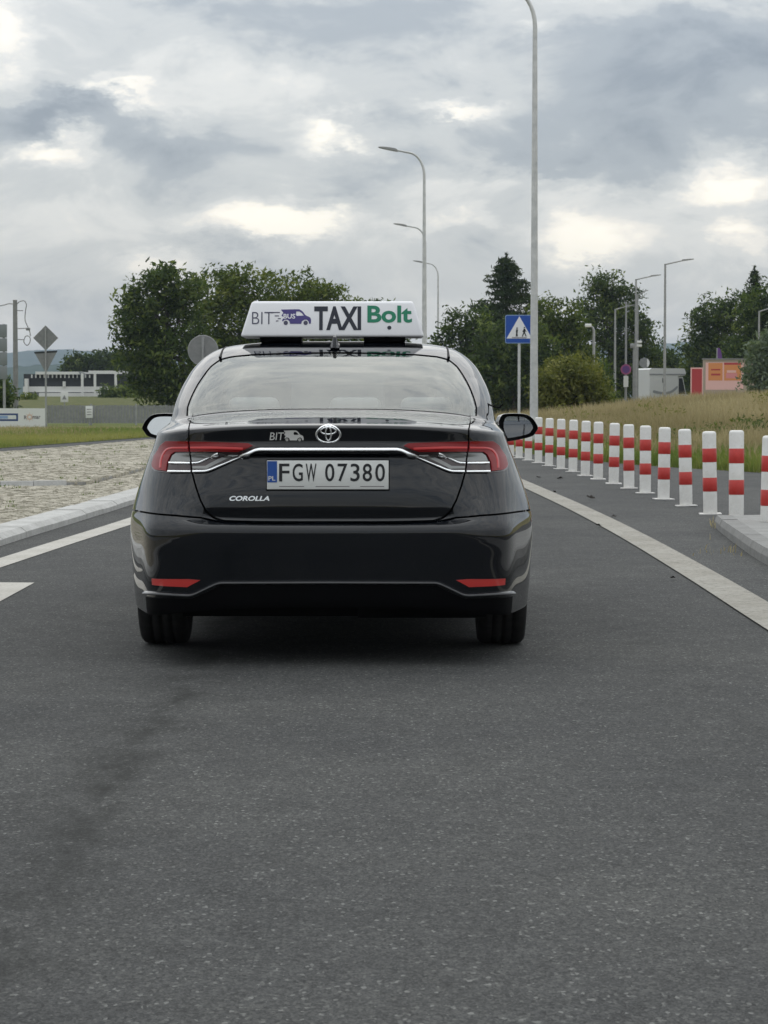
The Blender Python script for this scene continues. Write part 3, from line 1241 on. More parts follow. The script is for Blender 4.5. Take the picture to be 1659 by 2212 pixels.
# wheels
def wheel(x, y, sgn):
    w = thing('wheel', None, None)
    w.parent = taxi
    w.location = (x, y, .315)
    prof = [(.19, .080), (.215, .103), (.26, .108), (.295, .104), (.309, .092), (.3145, .07), (.3145, .050), (.307, .048), (.307, .040), (.315, .038), (.315, .008), (.307, .006), (.307, -.006), (.315, -.008), (.315, -.038), (.307, -.040), (.307, -.048), (.3145, -.050), (.3145, -.07), (.309, -.092),
            (.295, -.104), (.26, -.108), (.215, -.103), (.19, -.080)]
    n = 56
    V, F = [], []
    for i in range(n):
        t = 2 * PI * i / n
        for r_, xx in prof:
            V.append((xx, r_ * math.cos(t), r_ * math.sin(t)))
    m_ = len(prof)
    for i in range(n):
        for j in range(m_ - 1):
            F.append((i * m_ + j, i * m_ + j + 1, ((i + 1) % n) * m_ + j + 1, ((i + 1) % n) * m_ + j))
    t_ = obj('tyre', mesh(V, F, True), 'tyre', w)
    bm = bmesh.new()
    for k in range(5):
        for dx in (-.055, -.02, .02, .055)[:0]:
            pass
    for k in range(10):
        a = 2 * PI * k / 10
        r = bmesh.ops.create_cube(bm, size=1)
        for v in r['verts']:
            c = Vector((v.co.x * .02 + sgn * .075, v.co.y * .028, .11 + v.co.z * .16))
            v.co = Matrix.Rotation(a, 3, 'X') @ c
    bmesh.ops.create_cone(bm, segments=24, radius1=.055, radius2=.05, depth=.03, cap_ends=True,
                          matrix=Matrix.Translation((sgn * .075, 0, 0)) @ Matrix.Rotation(PI / 2, 4, 'Y'))
    obj('rim', bm_mesh(bm), 'rim', w)
    bm = bmesh.new()
    bmesh.ops.create_cone(bm, segments=40, radius1=.196, radius2=.196, depth=.10, cap_ends=True,
                          matrix=Matrix.Rotation(PI / 2, 4, 'Y'))
    obj('brake_drum', bm_mesh(bm), 'dark_void', w)
    return w


for x, y in ((.757, 1.0), (-.757, 1.0), (.757, 3.70), (-.757, 3.70)):
    wheel(x, y, 1 if x > 0 else -1)
    # mud guard liner
    V, F = [], []
    for i in range(17):
        t = R(-10) + R(200) * i / 16
        for xx in (.58, .845):
            V.append((math.copysign(xx, x), y + .375 * math.cos(t), .315 + .375 * math.sin(t)))
    for i in range(16):
        F.append((2 * i, 2 * i + 1, 2 * i + 3, 2 * i + 2))
    F.append(tuple(2 * i for i in range(17)))
    part('wheel_liner', mesh(V, F), 'dark_void')


def strip_mesh(path, hw, off, height, mirror=0, ns=9):
    """rounded moulding along a reading-grid path; mirror: 0 right only, 1 left only, 2 both joined"""
    p = np.array(path, float)
    d = np.concatenate(([0], np.cumsum(np.hypot(*np.diff(p, axis=0).T))))
    t = np.linspace(0, d[-1], max(3, int(d[-1] / 3.0)))
    q = np.stack((np.interp(t, d, p[:, 0]), np.interp(t, d, p[:, 1])), -1)
    for _ in range(2):
        q[1:-1] = .25 * q[:-2] + .5 * q[1:-1] + .25 * q[2:]
    tg = np.gradient(q, axis=0)
    tg /= np.linalg.norm(tg, axis=1, keepdims=True)
    nn = np.stack((-tg[:, 1], tg[:, 0]), -1)
    k = np.linspace(-1, 1, ns)
    pts = (q[:, None] + nn[:, None] * (k * hw)[None, :, None]).reshape(-1, 2)
    uv = p2uv(pts)
    h = np.tile(off + height * np.sin((k + 1) / 2 * PI * .66), len(q))
    h[0::ns] -= .004
    h[ns - 1::ns] -= .004
    P = S(uv[:, 0], uv[:, 1]) + SN(uv[:, 0], uv[:, 1]) * h[:, None]
    n = len(q)
    F = [(i * ns + j, i * ns + j + 1, (i + 1) * ns + j + 1, (i + 1) * ns + j) for i in range(n - 1) for j in range(ns - 1)]
    L_ = P * np.array((-1, 1, 1))
    FL = [f[::-1] for f in F]
    if mirror == 0:
        return mesh(P, F, True)
    if mirror == 1:
        return mesh(L_, FL, True)
    m = len(P)
    return mesh(np.concatenate((P, L_)), F + [tuple(i + m for i in f) for f in FL], True)


# tail lights: overlaid lenses, split at the boot gap
def both(name, pts, m, parent_r, parent_l, **kw):
    uv = p2uv(pts)
    out = []
    for p_, par in ((uv, parent_r), (flip_u(uv), parent_l)):
        out.append(part(name, patch(p_, **kw), m, par))
    return out


kw = dict(du=.014, dv=.009, step=.008)
lin = both('tail_light', [(864, 965), (880, 956.5), (985, 952), (1009.5, 951.5), (1006.5, 977), (1003, 1021), (974, 1020.5), (930, 1001), (893, 983)],
           'lens_dark_red', None, None, off=.003, flange=.006, **kw)
lout = both('tail_light', [(1013, 951.5), (1063, 951.5), (1077, 961), (1092, 984), (1097, 1003), (1095, 1012), (1088, 1018), (1056, 1022), (1006.5, 1021.5), (1010, 977)],
            'lens_dark_red', None, None, off=.003, flange=.006, **kw)
both('red_lens', [(872, 964), (882, 958.5), (985, 954), (1009, 953.5), (1007, 976), (960, 975), (905, 975.5), (890, 971)],
     'lens_red', lin[0], lin[1], off=.008, flange=.006, **kw)
both('red_lens', [(1013.5, 953.5), (1062, 953.5), (1075, 963), (1089, 985), (1094, 1003), (1092, 1010), (1085, 1015.5), (1060, 1018.5), (1058, 1000), (1050, 983), (1042, 977), (1010.5, 976)],
     'lens_red', lout[0], lout[1], off=.008, flange=.006, **kw)
for k_ in (0, 1):
    part('light_guide', strip_mesh([(893, 969.5), (950, 968), (1006.5, 967.8)], 3.0, .007, .003, k_), 'lens_glow', lin[k_])
    part('light_guide', strip_mesh([(1012, 967.8), (1048, 968), (1060, 971.5), (1069, 983), (1073, 997), (1073.5, 1012)], 3.4, .007, .003, k_), 'lens_glow', lout[k_])
both('clear_lens', [(936, 979), (1006.5, 979.5), (1004, 997), (990, 996), (975, 990), (952, 979.5)], 'lens_clear', lin[0], lin[1], off=.006, flange=.005, **kw)
both('clear_lens', [(1010, 979.5), (1040, 980), (1047, 985), (1052, 997), (1008, 997)], 'lens_clear', lout[0], lout[1], off=.006, flange=.005, **kw)
for k_ in (0, 1):
    part('chrome_trim', strip_mesh([(947, 979), (952, 980.5), (990, 999.5), (1004, 1000.4)], 2.7, .006, .005, k_), 'chrome', lin[k_])
    part('chrome_trim', strip_mesh([(1008, 1000.4), (1054, 1000.4)], 2.7, .006, .005, k_), 'chrome', lout[k_])
both('grey_trim', [(905, 982), (925, 982), (975, 1007), (1003.5, 1008), (1003, 1013), (972, 1013.5)], 'lens_clear', lin[0], lin[1], off=.006, flange=.005, **kw)
# chrome strip across the boot and under the lamps
part('chrome_strip', strip_mesh([(709, 970), (858, 970), (868, 972), (962, 1014), (974, 1018), (1002, 1018.8)], 3.7, .006, .008, 2), 'chrome')
for k_ in (0, 1):
    part('chrome_strip', strip_mesh([(1006.5, 1018.8), (1056, 1018.8)], 3.2, .005, .007, k_), 'chrome')
# reflectors and lower trim
both('reflector', [(985, 1253), (1010, 1251), (1090.5, 1249.5), (1089.5, 1263), (1060, 1266), (1013, 1268)], 'reflector_red', rb, rb, off=.004, flange=.008, **kw)
part('bumper_trim', strip_mesh([(709, 1256.5), (942, 1257.3), (952, 1260), (1000, 1282.5), (1010, 1284.5), (1050, 1282.5), (1106, 1279.5)], 4.2, .003, .016, 2), 'car_paint', rb)
low_r = p2uv([(708, 1263), (943, 1264), (965, 1276), (1004, 1292.5), (1050, 1291), (1105, 1287.5)])
low_r[0][0] = 0
low = mir(np.concatenate((low_r, [(low_r[-1][0], .238), (0, .238)])))
part('diffuser', patch(low, off=.005, flange=.006, du=.03, dv=.012, step=.014), 'black_plastic', rb)

# number plate
plate = thing('number_plate', None, None)
plate.parent = taxi
PY = CARY + .052


def car_at(px, py, Yw):
    return at(px, py, Yw) - Vector(CARLOC)


a, b_ = car_at(576.5, 1057, PY), car_at(839.4, 994.5, PY)
obj('plate_holder', box_mesh(a.x - .004, b_.x + .004, a.y + .001, a.y + .05, a.z - .006, b_.z + .003, .004), 'black_plastic', plate)
obj('plate_sheet', box_mesh(a.x, b_.x, a.y - .002, a.y + .002, a.z, b_.z, .0015), 'plate_white', plate)
c_ = car_at(598.5, 1043, PY)
obj('country_band', box_mesh(a.x + .002, c_.x, a.y - .0035, a.y - .001, c_.z + .002, b_.z - .003), 'plate_blue', plate)


def flat_text(s, x0, x1, z0, z1, y, m, parent, bold=0.0, name='lettering'):
    V, F = text_mesh(s, bold)
    n = len(V)
    P = np.stack((x0 + V[:, 0] * (x1 - x0), np.full(n, y), z0 + V[:, 1] * (z1 - z0)), -1)
    return obj(name, mesh(P, F), m, parent)


glyph = [('F', 215, 345), ('G', 385, 515), ('W', 552, 688), ('0', 797, 915), ('7', 955, 1080), ('3', 1118, 1235), ('8', 1272, 1390), ('0', 1432, 1555)]
for ch, x0, x1 in glyph:
    l, r = car_at(566.3 + x0 * .17066, 1039.9, PY), car_at(566.3 + x1 * .17066, 1001.4, PY)
    flat_text(ch, l.x, r.x, l.z, r.z, l.y - .0032, 'ink', plate, .008, 'character')
l, r = car_at(580, 1038, PY), car_at(595, 1028.5, PY)
flat_text('PL', l.x, r.x, l.z, r.z, l.y - .0042, 'sticker_white', plate, .01, 'country_code')
for x0, x1 in ((603, 657), (682, 755), (778, 830)):
    l, r = car_at(x0, 1051.5, PY), car_at(x1, 1050, PY)
    obj('holder_print', box_mesh(l.x, r.x, l.y - .0028, l.y - .0021, l.z, r.z), 'banner_grey', plate)
for x0 in (590, 826):
    l = car_at(x0, 1052, PY)


def decal(name, V2, F, box, m, off=.0016, shear=0.0, parent=None):
    """flat print laid on the car's back at a reading-grid box (x0, y0, x1, y1)"""
    x0, y0, x1, y1 = box
    p = np.stack((x0 + V2[:, 0] * (x1 - x0) + shear * V2[:, 1] * (y1 - y0), y1 + V2[:, 1] * (y0 - y1)), -1)
    uv = p2uv(p)
    return part(name, mesh(S(uv[:, 0], uv[:, 1], off=np.full(len(uv), off)), F), m, parent)


V2, F2 = text_mesh('COROLLA', .03)
decal('model_lettering', V2, F2, (494, 1071.5, 582, 1082), 'chrome', .004, .35, boot)
V2, F2 = text_mesh('BIT', .0)
decal('sticker_lettering', V2, F2, (582.5, 934, 612, 950.5), 'sticker_white', .0016, .12, boot)


def tri_poly(loops):
    """triangulate outline (first) with holes, returns verts, faces"""
    V, E = [], []
    for l in loops:
        o = len(V)
        V += [Vector(p) for p in l]
        E += [(o + i, o + (i + 1) % len(l)) for i in range(len(l))]
    rv, re, rf, *_ = delaunay_2d_cdt(V, E, [], 0, 1e-6)
    uv = np.array([tuple(p) for p in rv])
    out = []
    for f in rf:
        c = uv[list(f)].mean(0)[None]
        if in_poly(c, np.array(loops[0]))[0] and not any(in_poly(c, np.array(h))[0] for h in loops[1:]):
            out.append(tuple(f))
    return uv, out


def circ(cx, cy, rx, ry, n=28, a0=0, a1=2 * PI):
    return [(cx + rx * math.cos(a0 + (a1 - a0) * k / n), cy + ry * math.sin(a0 + (a1 - a0) * k / n)) for k in range(n)]


# the small van drawing: unit box 0..1 (x right, y up), drawn facing right
van_body = smooth_path([(0.02, .98), (.55, 1.0), (.64, .97), (.74, .82), (.82, .62), (.95, .50), (.99, .36), (.99, .10)], 4).tolist() + \
    [(.93, .08), (.92, .22), (.86, .34), (.78, .34), (.70, .24), (.68, .08), (.32, .08), (.30, .24), (.24, .34), (.14, .34), (.08, .22), (.06, .30), (.12, .48), (.04, .60), (.10, .78)]
van_window = [(.52, .86), (.62, .86), (.70, .76), (.76, .60), (.54, .58), (.50, .66)]
van_v, van_f = tri_poly([van_body, van_window])
decal('sticker_van', van_v, van_f, (612, 929.5, 656, 953), 'sticker_white', .0016, 0, boot)
for cx in (.18, .80):
    cv, cf_ = tri_poly([circ(cx, .14, .075, .14, 16)])
    decal('sticker_wheel', cv, cf_, (612, 929.5, 656, 953), 'sticker_grey', .0018, 0, boot)

# emblem: an oval ring with two crossed ovals inside
emb = thing('badge', None, None)
emb.parent = taxi
EC, EW, EH = (709.3, 938.3), 27.8, 19.6


def oval_ring(cx, cy, rx, ry, t, n=40):
    o = np.array(circ(EC[0] + cx * EW, EC[1] + cy * EH, rx * EW, ry * EH, n))
    i = np.array(circ(EC[0] + cx * EW, EC[1] + cy * EH, rx * EW - t, ry * EH - t * .9, n))
    return o, i


for cx, cy, rx, ry, t in ((0, 0, 1, 1, 4.0), (0, -.40, .66, .44, 3.4), (0, -.06, .27, .80, 3.0)):
    o, i = oval_ring(cx, cy, rx, ry, t)
    obj('badge_oval', patch(p2uv(o), [p2uv(i)], du=.004, dv=.003, off=.004, flange=.006, step=.004, dome=(.004, .003)), 'chrome', emb)

# antenna fin
fy = 1.42
fv = [(0, fy - .075, .0), (0, fy - .070, .050), (0, fy - .055, .058), (0, fy + .02, .030), (0, fy + .11, .004)]
bm = bmesh.new()
rings = []
for (x, y, z), w in zip(fv, (.022, .016, .012, .020, .012)):
    rings.append([bm.verts.new((-w - .008, y + .02, 0)), bm.verts.new((-w * .4, y, z)), bm.verts.new((w * .4, y, z)), bm.verts.new((w + .008, y + .02, 0))])
for a, b in zip(rings, rings[1:]):
    for k in range(3):
        bm.faces.new((a[k], a[k + 1], b[k + 1], b[k]))
bm.faces.new(rings[0][::-1])
bm.faces.new(rings[-1])
ant = part('antenna_fin', bm_mesh(bm, True, R(40)), 'gloss_black')
ant.location = (.0, 0, 1.345)


# door mirrors
def door_mirror(sgn):
    out = [(1077, 910), (1083, 897), (1096, 893), (1132, 894), (1150, 903), (1162, 922), (1158, 933), (1145, 944), (1096, 954), (1087, 950), (1078, 930)]
    o = smooth_path(out + out[:1], 5)[:-1]
    pts = [at(x, y, 12.45) - Vector(CARLOC) for x, y in o]
    cx = sum(p.x for p in pts) / len(pts)
    cz = sum(p.z for p in pts) / len(pts)
    bm = bmesh.new()
    prev = None
    layers = [(-.012, .97), (.0, 1.0), (.03, 1.0), (.07, .93), (.11, .72), (.135, .40), (.14, .1)]
    for dy, s in layers:
        ring = [bm.verts.new((sgn * (cx + (p.x - cx) * s - (.02 if dy > .05 else 0)), 2.70 + dy, cz + (p.z - cz) * s)) for p in pts]
        if prev:
            for i in range(len(ring)):
                bm.faces.new((prev[i], prev[(i + 1) % len(ring)], ring[(i + 1) % len(ring)], ring[i]))
        prev = ring
    bm.faces.new(prev)
    h = part('door_mirror', bm_mesh(bm, True, R(50)), 'gloss_black')
    # rim lip and recessed mirror glass
    V = [(sgn * (cx + (p.x - cx) * .75), 2.695, cz + (p.z - cz) * .75) for p in pts]
    V2_ = [(sgn * (cx + (p.x - cx) * .985), 2.689, cz + (p.z - cz) * .985) for p in pts]
    n = len(V)
    part('mirror_rim', mesh(V + V2_, [(i, (i + 1) % n, n + (i + 1) % n, n + i) for i in range(n)]), 'black_plastic', h)
    g = mesh([(x, y - .002 + (x * sgn - cx) * (-.20 if sgn > 0 else -.02) + (z - cz) * (0 if sgn > 0 else .05), z) for x, y, z in V], [tuple(range(n))])
    gl = part('mirror_glass', g, 'mirror', h)
    part('mirror_arm', tube([(sgn * .74, 2.80, .955), (sgn * (cx - .03), 2.78, .945)], .025, 10), 'gloss_black', h)


door_mirror(1)
door_mirror(-1)
# headlights and grille at the front, out of sight from behind
for sgn in (1, -1):
    hl = np.array([(UT - .95, .62), (UT - .45, .66), (UT - .42, .72), (UT - .9, .73)])
    part('headlight', patch(hl if sgn > 0 else flip_u(hl), off=.004, flange=.008), 'lens_clear')

# ================================================================== the roof sign (a thing of its own)
SY = 11.42
sb, st_ = at(519, 728, SY), at(543, 650, SY)
sign_w = (at(917, 728, SY).x - sb.x)
sx = (at(917, 728, SY).x + sb.x) / 2
sign = thing('taxi_sign', 'white trapezoid TAXI sign on the roof of the black car', 'sign', (sx, SY, sb.z))
hw, hh, ins = sign_w / 2, st_.z - sb.z, st_.x - sb.x
bm = bmesh.new()
vb = [bm.verts.new(v) for v in ((-hw, 0, 0), (hw, 0, 0), (hw, .30, 0), (-hw, .30, 0),
                                (-hw + ins, .035, hh), (hw - ins, .035, hh), (hw - ins, .265, hh), (-hw + ins, .265, hh))]
for f in ((0, 1, 5, 4), (1, 2, 6, 5), (2, 3, 7, 6), (3, 0, 4, 7), (4, 5, 6, 7), (3, 2, 1, 0)):
    bm.faces.new([vb[i] for i in f])
bmesh.ops.bevel(bm, geom=bm.edges[:], offset=.014, segments=4, profile=.5, affect='EDGES')
obj('housing', bm_mesh(bm, True, R(60)), 'sign_white', sign)
for x in (-.25, .25):
    obj('foot', box_mesh(x - .10, x + .10, .03, .27, -.022, .004, .006), 'black_plastic', sign)


def sign_pt(px, py):
    p = at(px, py, SY)
    z = p.z - sb.z
    return p.x - sx, z / hh * .035 - .0015, z


def sign_print(name, V2, F, box, m, depth=0.0):
    x0, y0, x1, y1 = box
    P = []
    for a, b in V2:
        x, y, z = sign_pt(x0 + a * (x1 - x0), y1 + b * (y0 - y1))
        P.append((x, y - depth, z))
    return obj(name, mesh(P, F), m, sign)


V2, F2 = text_mesh('BIT', -.012)
sign_print('lettering', V2, F2, (544, 673.5, 590, 700), 'sign_ink')
V2, F2 = text_mesh('TAXI', .034)
sign_print('lettering', V2, F2, (678.5, 661, 780, 713), 'sign_navy')
V2, F2 = text_mesh('Bolt', .028)
sign_print('lettering', V2, F2, (793.5, 659.5, 890, 697), 'sign_green')
cv, cf_ = tri_poly([circ(.5, .5, .5, .5, 24)])
sign_print('dot', cv, cf_, (836.5, 703.5, 845.5, 712), 'sign_navy')
sign_print('van_drawing', van_v, van_f, (605, 667.5, 672, 702), 'sign_purple')
V2, F2 = text_mesh('BUS', .02)
sign_print('van_lettering', V2, F2, (612, 677.5, 637.5, 688), 'sign_white', .0008)
for cx in (617, 660):
    sign_print('van_wheel', cv, cf_, (cx - 4.6, 692.5, cx + 4.6, 702), 'sign_ink')
for x0, x1, y in ((589, 604, 674.5), (593, 602.5, 682), (596, 601, 693), (600, 606, 688)):
    sign_print('speed_line', np.array([(0, 0), (1, 0), (1, 1), (0, 1)]), [(0, 1, 2, 3)], (x0, y - 1, x1, y + 1), 'sign_ink')
# <<<CAR

# ================================================================== ground, road, markings
ground = obj('ground', sheet([(-4000, -400), (4000, -400), (4000, 5000), (-4000, 5000)], -.06), 'field')
tag(ground, 'dry grass field spreading to the distant hills', None, kind='structure')

kerb_line = smooth_path([(-5.5, -22), (-4.0, -6), (-3.2, 6), (-2.98, 13), (-2.90, 17.9), (-2.78, 21.5), (-2.66, 25.3), (-2.5, 32), (-2.4, 42), (-2.5, 60)], 8)
right_edge = [(14, -30), (14, 29), (9.5, 32), (5.8, 36), (4.9, 38.6), (4.35, 40.5), (3.6, 44), (3.1, 48), (2.4, 56), (1.0, 84), (1.0, 120), (2.4, 150), (2.4, 420)]
road_poly = right_edge + [(-5.5, 420), (-4.5, 150), (-3.6, 84), (-2.5, 60)] + [tuple(p) for p in kerb_line[::-1]] + [(-5.5, -30)]
tag(obj('road', sheet(road_poly, 0.0), 'asphalt'), 'dark grey speckled asphalt lane under the car', None, kind='structure')
# the paved strip right of the edge line is a paler, older asphalt
line_r = smooth_path([(1.78, -20), (1.80, 0), (1.81, 8), (1.83, 11.3), (1.875, 15), (1.895, 19.4), (1.86, 24), (1.77, 29), (1.62, 36), (1.35, 46), (.9, 58)], 8)
side_poly = [tuple(p + np.array((.22, 0))) for p in line_r] + [(1.9, 58), (2.6, 52), (3.1, 47), (3.6, 43.4), (4.35, 40.1), (5.8, 35.6), (9.5, 31.6), (13.8, 28.6), (13.8, -20)]
tag(obj('hard_shoulder', sheet(side_poly, .004), 'asphalt_side'), 'paler asphalt strip between edge line and bollards', None, kind='structure')


def ribbon(path, w0, w1, z):
    """a strip lying to the right of a path: offsets w0..w1"""
    p = np.asarray(path)
    t = np.gradient(p, axis=0)
    t /= np.linalg.norm(t, axis=1, keepdims=True)
    n = np.stack((t[:, 1], -t[:, 0]), -1)
    a, b = p + n * w0, p + n * w1
    V = [(x, y, z) for x, y in a] + [(x, y, z) for x, y in b]
    m = len(p)
    return mesh(V, [(i, m + i, m + i + 1, i + 1) for i in range(m - 1)])


tag(obj('edge_line', ribbon(line_r, 0, .235, .008), 'worn_paint'), 'worn white edge line right of the car', None, kind='structure')
line_l = smooth_path([(-2.60, 14.2), (-2.52, 15.6), (-2.40, 18), (-2.23, 21.2), (-2.08, 25), (-1.95, 32), (-1.9, 42), (-2.0, 58)], 8)
tag(obj('edge_line', ribbon(line_l, -.20, 0, .004), 'road_paint'), 'white edge line along the left kerb', None, kind='structure')
tag(obj('lane_mark', sheet([(-2.36, 9.0), (-2.10, 9.0), (-2.098, 12.97), (-2.106, 14.28), (-2.36, 14.30)], .004), 'road_paint'),
    'end of a broad white lane mark at the left edge', None, kind='structure')


def kerb(path, w, h, ramp_w, name, label, m, piece=1.0, z0=-.03):
    """a row of kerb stones following a path, each stone its own part"""
    root = thing(name, label, 'kerb')
    tag(root, kind='structure')
    p = np.asarray(path)
    seg = np.hypot(*np.diff(p, axis=0).T)
    s = np.concatenate(([0], np.cumsum(seg)))
    n = int(s[-1] / piece)
    for k in range(n):
        a, b = k * piece + .004, (k + 1) * piece - .004
        P = [np.array((np.interp(q, s, p[:, 0]), np.interp(q, s, p[:, 1]))) for q in (a, b)]
        t = (P[1] - P[0]) / np.linalg.norm(P[1] - P[0])
        nn = np.array((-t[1], t[0]))
        V = []
        dz = random.uniform(-.003, .003)
        for q in P:
            for o, z in ((0, z0), (0, h * .55 + dz), (ramp_w, h + dz), (w, h + dz), (w, z0)):
                c = q + nn * o
                V.append((c[0], c[1], z))
        F = [(i, i + 1, 6 + i, 5 + i) for i in range(4)] + [(4, 3, 2, 1, 0), (5, 6, 7, 8, 9)]
        obj('kerb_stone', mesh(V, [f[::-1] for f in F]), m, root)
    return root


k_path = kerb_line[(kerb_line[:, 1] > 2) & (kerb_line[:, 1] < 58)]
kerb(k_path, .30, .085, .05, 'island_kerb', 'pale concrete kerb along the cobbled island on the left', 'kerb_concrete')

# cobbled island: bed plus setts
isl = [tuple(p + np.array((-.30, 0))) for p in k_path] + [(-3.4, 60), (-5.9, 61), (-6.6, 53), (-7.4, 46), (-9, 40), (-12, 34), (-12, 2)]
island = tag(obj('cobbled_island', slab(isl, -.04, .062), 'joint_sand'), 'raised traffic island paved with pale granite setts, left of the road', None, kind='structure')
up_poly = [(-3.62, 29.0), (-3.9, 28.75), (-4.8, 28.6), (-6.0, 28.4), (-12, 28.2), (-12, 34), (-9, 40), (-7.4, 45.8), (-6.6, 52.6), (-5.95, 60), (-4.2, 59.8), (-3.7, 45), (-3.55, 34)]
obj('upper_level', slab(up_poly, .05, .105), 'joint_sand', island)


def setts():
    isl_a, up_a = np.array(isl), np.array(up_poly)
    V, F, T = [], [], []
    y = 2.5
    row = 0
    while y < 60:
        st = .085 if y < 36 else .15
        xs = np.arange(-11.8 if y < 36 else -9.5, -2.6, st * 1.05)
        xs = xs + (.5 * st if row % 2 else 0)
        # only what a camera near this one could see
        xs = xs[(xs > -.30 * y - 3.5)]
        if len(xs):
            c = np.stack((xs + rng.normal(0, .006, len(xs)), np.full(len(xs), y) + rng.normal(0, .008, len(xs))), -1)
            ok = in_poly(c, isl_a)
            up = in_poly(c, up_a)
            edge = np.abs(c[:, 1] - 28.55) < .12
            for (x, yy), o, u in zip(c, ok, up):
                if not o or random.random() < .004:
                    continue
                z = (.105 if u else .062) + .011 + rng.normal(0, .002)
                a, b = st * random.uniform(.44, .49), st * random.uniform(.42, .48)
                i = len(V)
                tl = rng.normal(0, .0018, 2)
                for sx_, sy_ in ((-1, -1), (1, -1), (1, 1), (-1, 1)):
                    V.append((x + sx_ * a, yy + sy_ * b, z - .035))
                for sx_, sy_ in ((-1, -1), (1, -1), (1, 1), (-1, 1)):
                    V.append((x + sx_ * a * .90, yy + sy_ * b * .90, z + sx_ * tl[0] + sy_ * tl[1]))
                F += [(i + 4, i + 5, i + 6, i + 7)] + [(i + k, i + (k + 1) % 4, i + 4 + (k + 1) % 4, i + 4 + k) for k in range(4)]
                T += [random.random()] * 8
        y += st * 1.05
        row += 1
    me = mesh(V, F)
    at_ = me.attributes.new('tint', 'FLOAT', 'POINT')
    at_.data.foreach_set('value', np.array(T, np.float32))
    return me


tag(obj('granite_setts', setts(), 'granite_sett', island), kind='stuff')
# row of lighter stones on the step of the upper level
sr = kerb(smooth_path([(-9.0, 28.22), (-6.0, 28.37), (-4.8, 28.55), (-3.9, 28.68), (-3.55, 28.95)], 6), .2, .128, .03, 'island_step',
          'low step of pale stones across the cobbled island', 'step_stone', piece=.4)

# far road beyond the island on the left and its grass verge
far_road = [(-2.4, 62), (-2.4, 84), (-6.4, 80), (-7.0, 72), (-8.0, 63), (-8.9, 55), (-11, 47), (-16, 38), (-30, 30), (-60, 26), (-60, 10), (-12, 10), (-12, 33), (-9, 39.6), (-7.42, 45.6), (-6.62, 52.8), (-5.92, 60.8), (-3.4, 60.5)]
tag(obj('side_road', sheet(far_road, -.012), 'asphalt_side'), 'grey side road curving behind the cobbled island', None, kind='structure')
verge = [(-6.4, 80), (-7.0, 72), (-8.0, 63), (-8.9, 55), (-11, 47), (-16, 38), (-30, 30), (-60, 26), (-60, 128), (-5, 128), (-5.2, 90)]
tag(obj('verge', sheet(verge, .0), 'verge_soil'), 'grass verge behind the side road on the left', None, kind='structure')

# meadow rising towards the low building on the left
mx, my = np.meshgrid(np.linspace(-75, -8, 50), np.linspace(111, 222, 40), indexing='ij')
mz = -.055 + 1.50 * sstep((my - 111) / 95) * sstep((-mx - 9) / 6)
F = [(i * 40 + j, (i + 1) * 40 + j, (i + 1) * 40 + j + 1, i * 40 + j + 1) for i in range(49) for j in range(39)]
tag(obj('meadow', mesh(np.stack((mx.ravel(), my.ravel(), mz.ravel()), -1), F, True), 'meadow'), 'green meadow rising behind the fence on the left', None, kind='structure')

# right-hand grass bank
bank_edge = np.array([(14.5, 28.4), (9.5, 32), (5.8, 36), (4.9, 38.6), (4.35, 40.5), (3.6, 44), (3.1, 48), (2.4, 56), (1.6, 72), (1.0, 84), (1.0, 100)])


def edge_x(y):
    return np.interp(y, bank_edge[:, 1], bank_edge[:, 0])


def bank_z(x, y):
    d = x - edge_x(y)
    s = lambda t: np.clip(t, 0, 1) ** 2 * (3 - 2 * np.clip(t, 0, 1))
    h = .64 * s((y - 40) / 19) * s((d - .3) / 9.0) + .24 * s((y - 46) / 20) * s((d - .1) / 2.5)
    h = h * (1 - .75 * s((y - 68) / 26))
    return .01 + h + .05 * np.sin(x * .9) * np.sin(y * .55) * s((d - 1) / 3)


gx, gy = np.meshgrid(np.linspace(0, 1, 60) ** 1.3, np.linspace(29, 100, 90), indexing='ij')
X = edge_x(gy) + gx * (46 - edge_x(gy))
Z = bank_z(X, gy)
Z[0, :] = -.02
ny = gy.shape[1]
F = [(i * ny + j, (i + 1) * ny + j, (i + 1) * ny + j + 1, i * ny + j + 1) for i in range(59) for j in range(ny - 1)]
tag(obj('bank', mesh(np.stack((X.ravel(), gy.ravel(), Z.ravel()), -1), F, True), 'bank_soil'), 'low grassy bank behind the bollards', None, kind='structure')


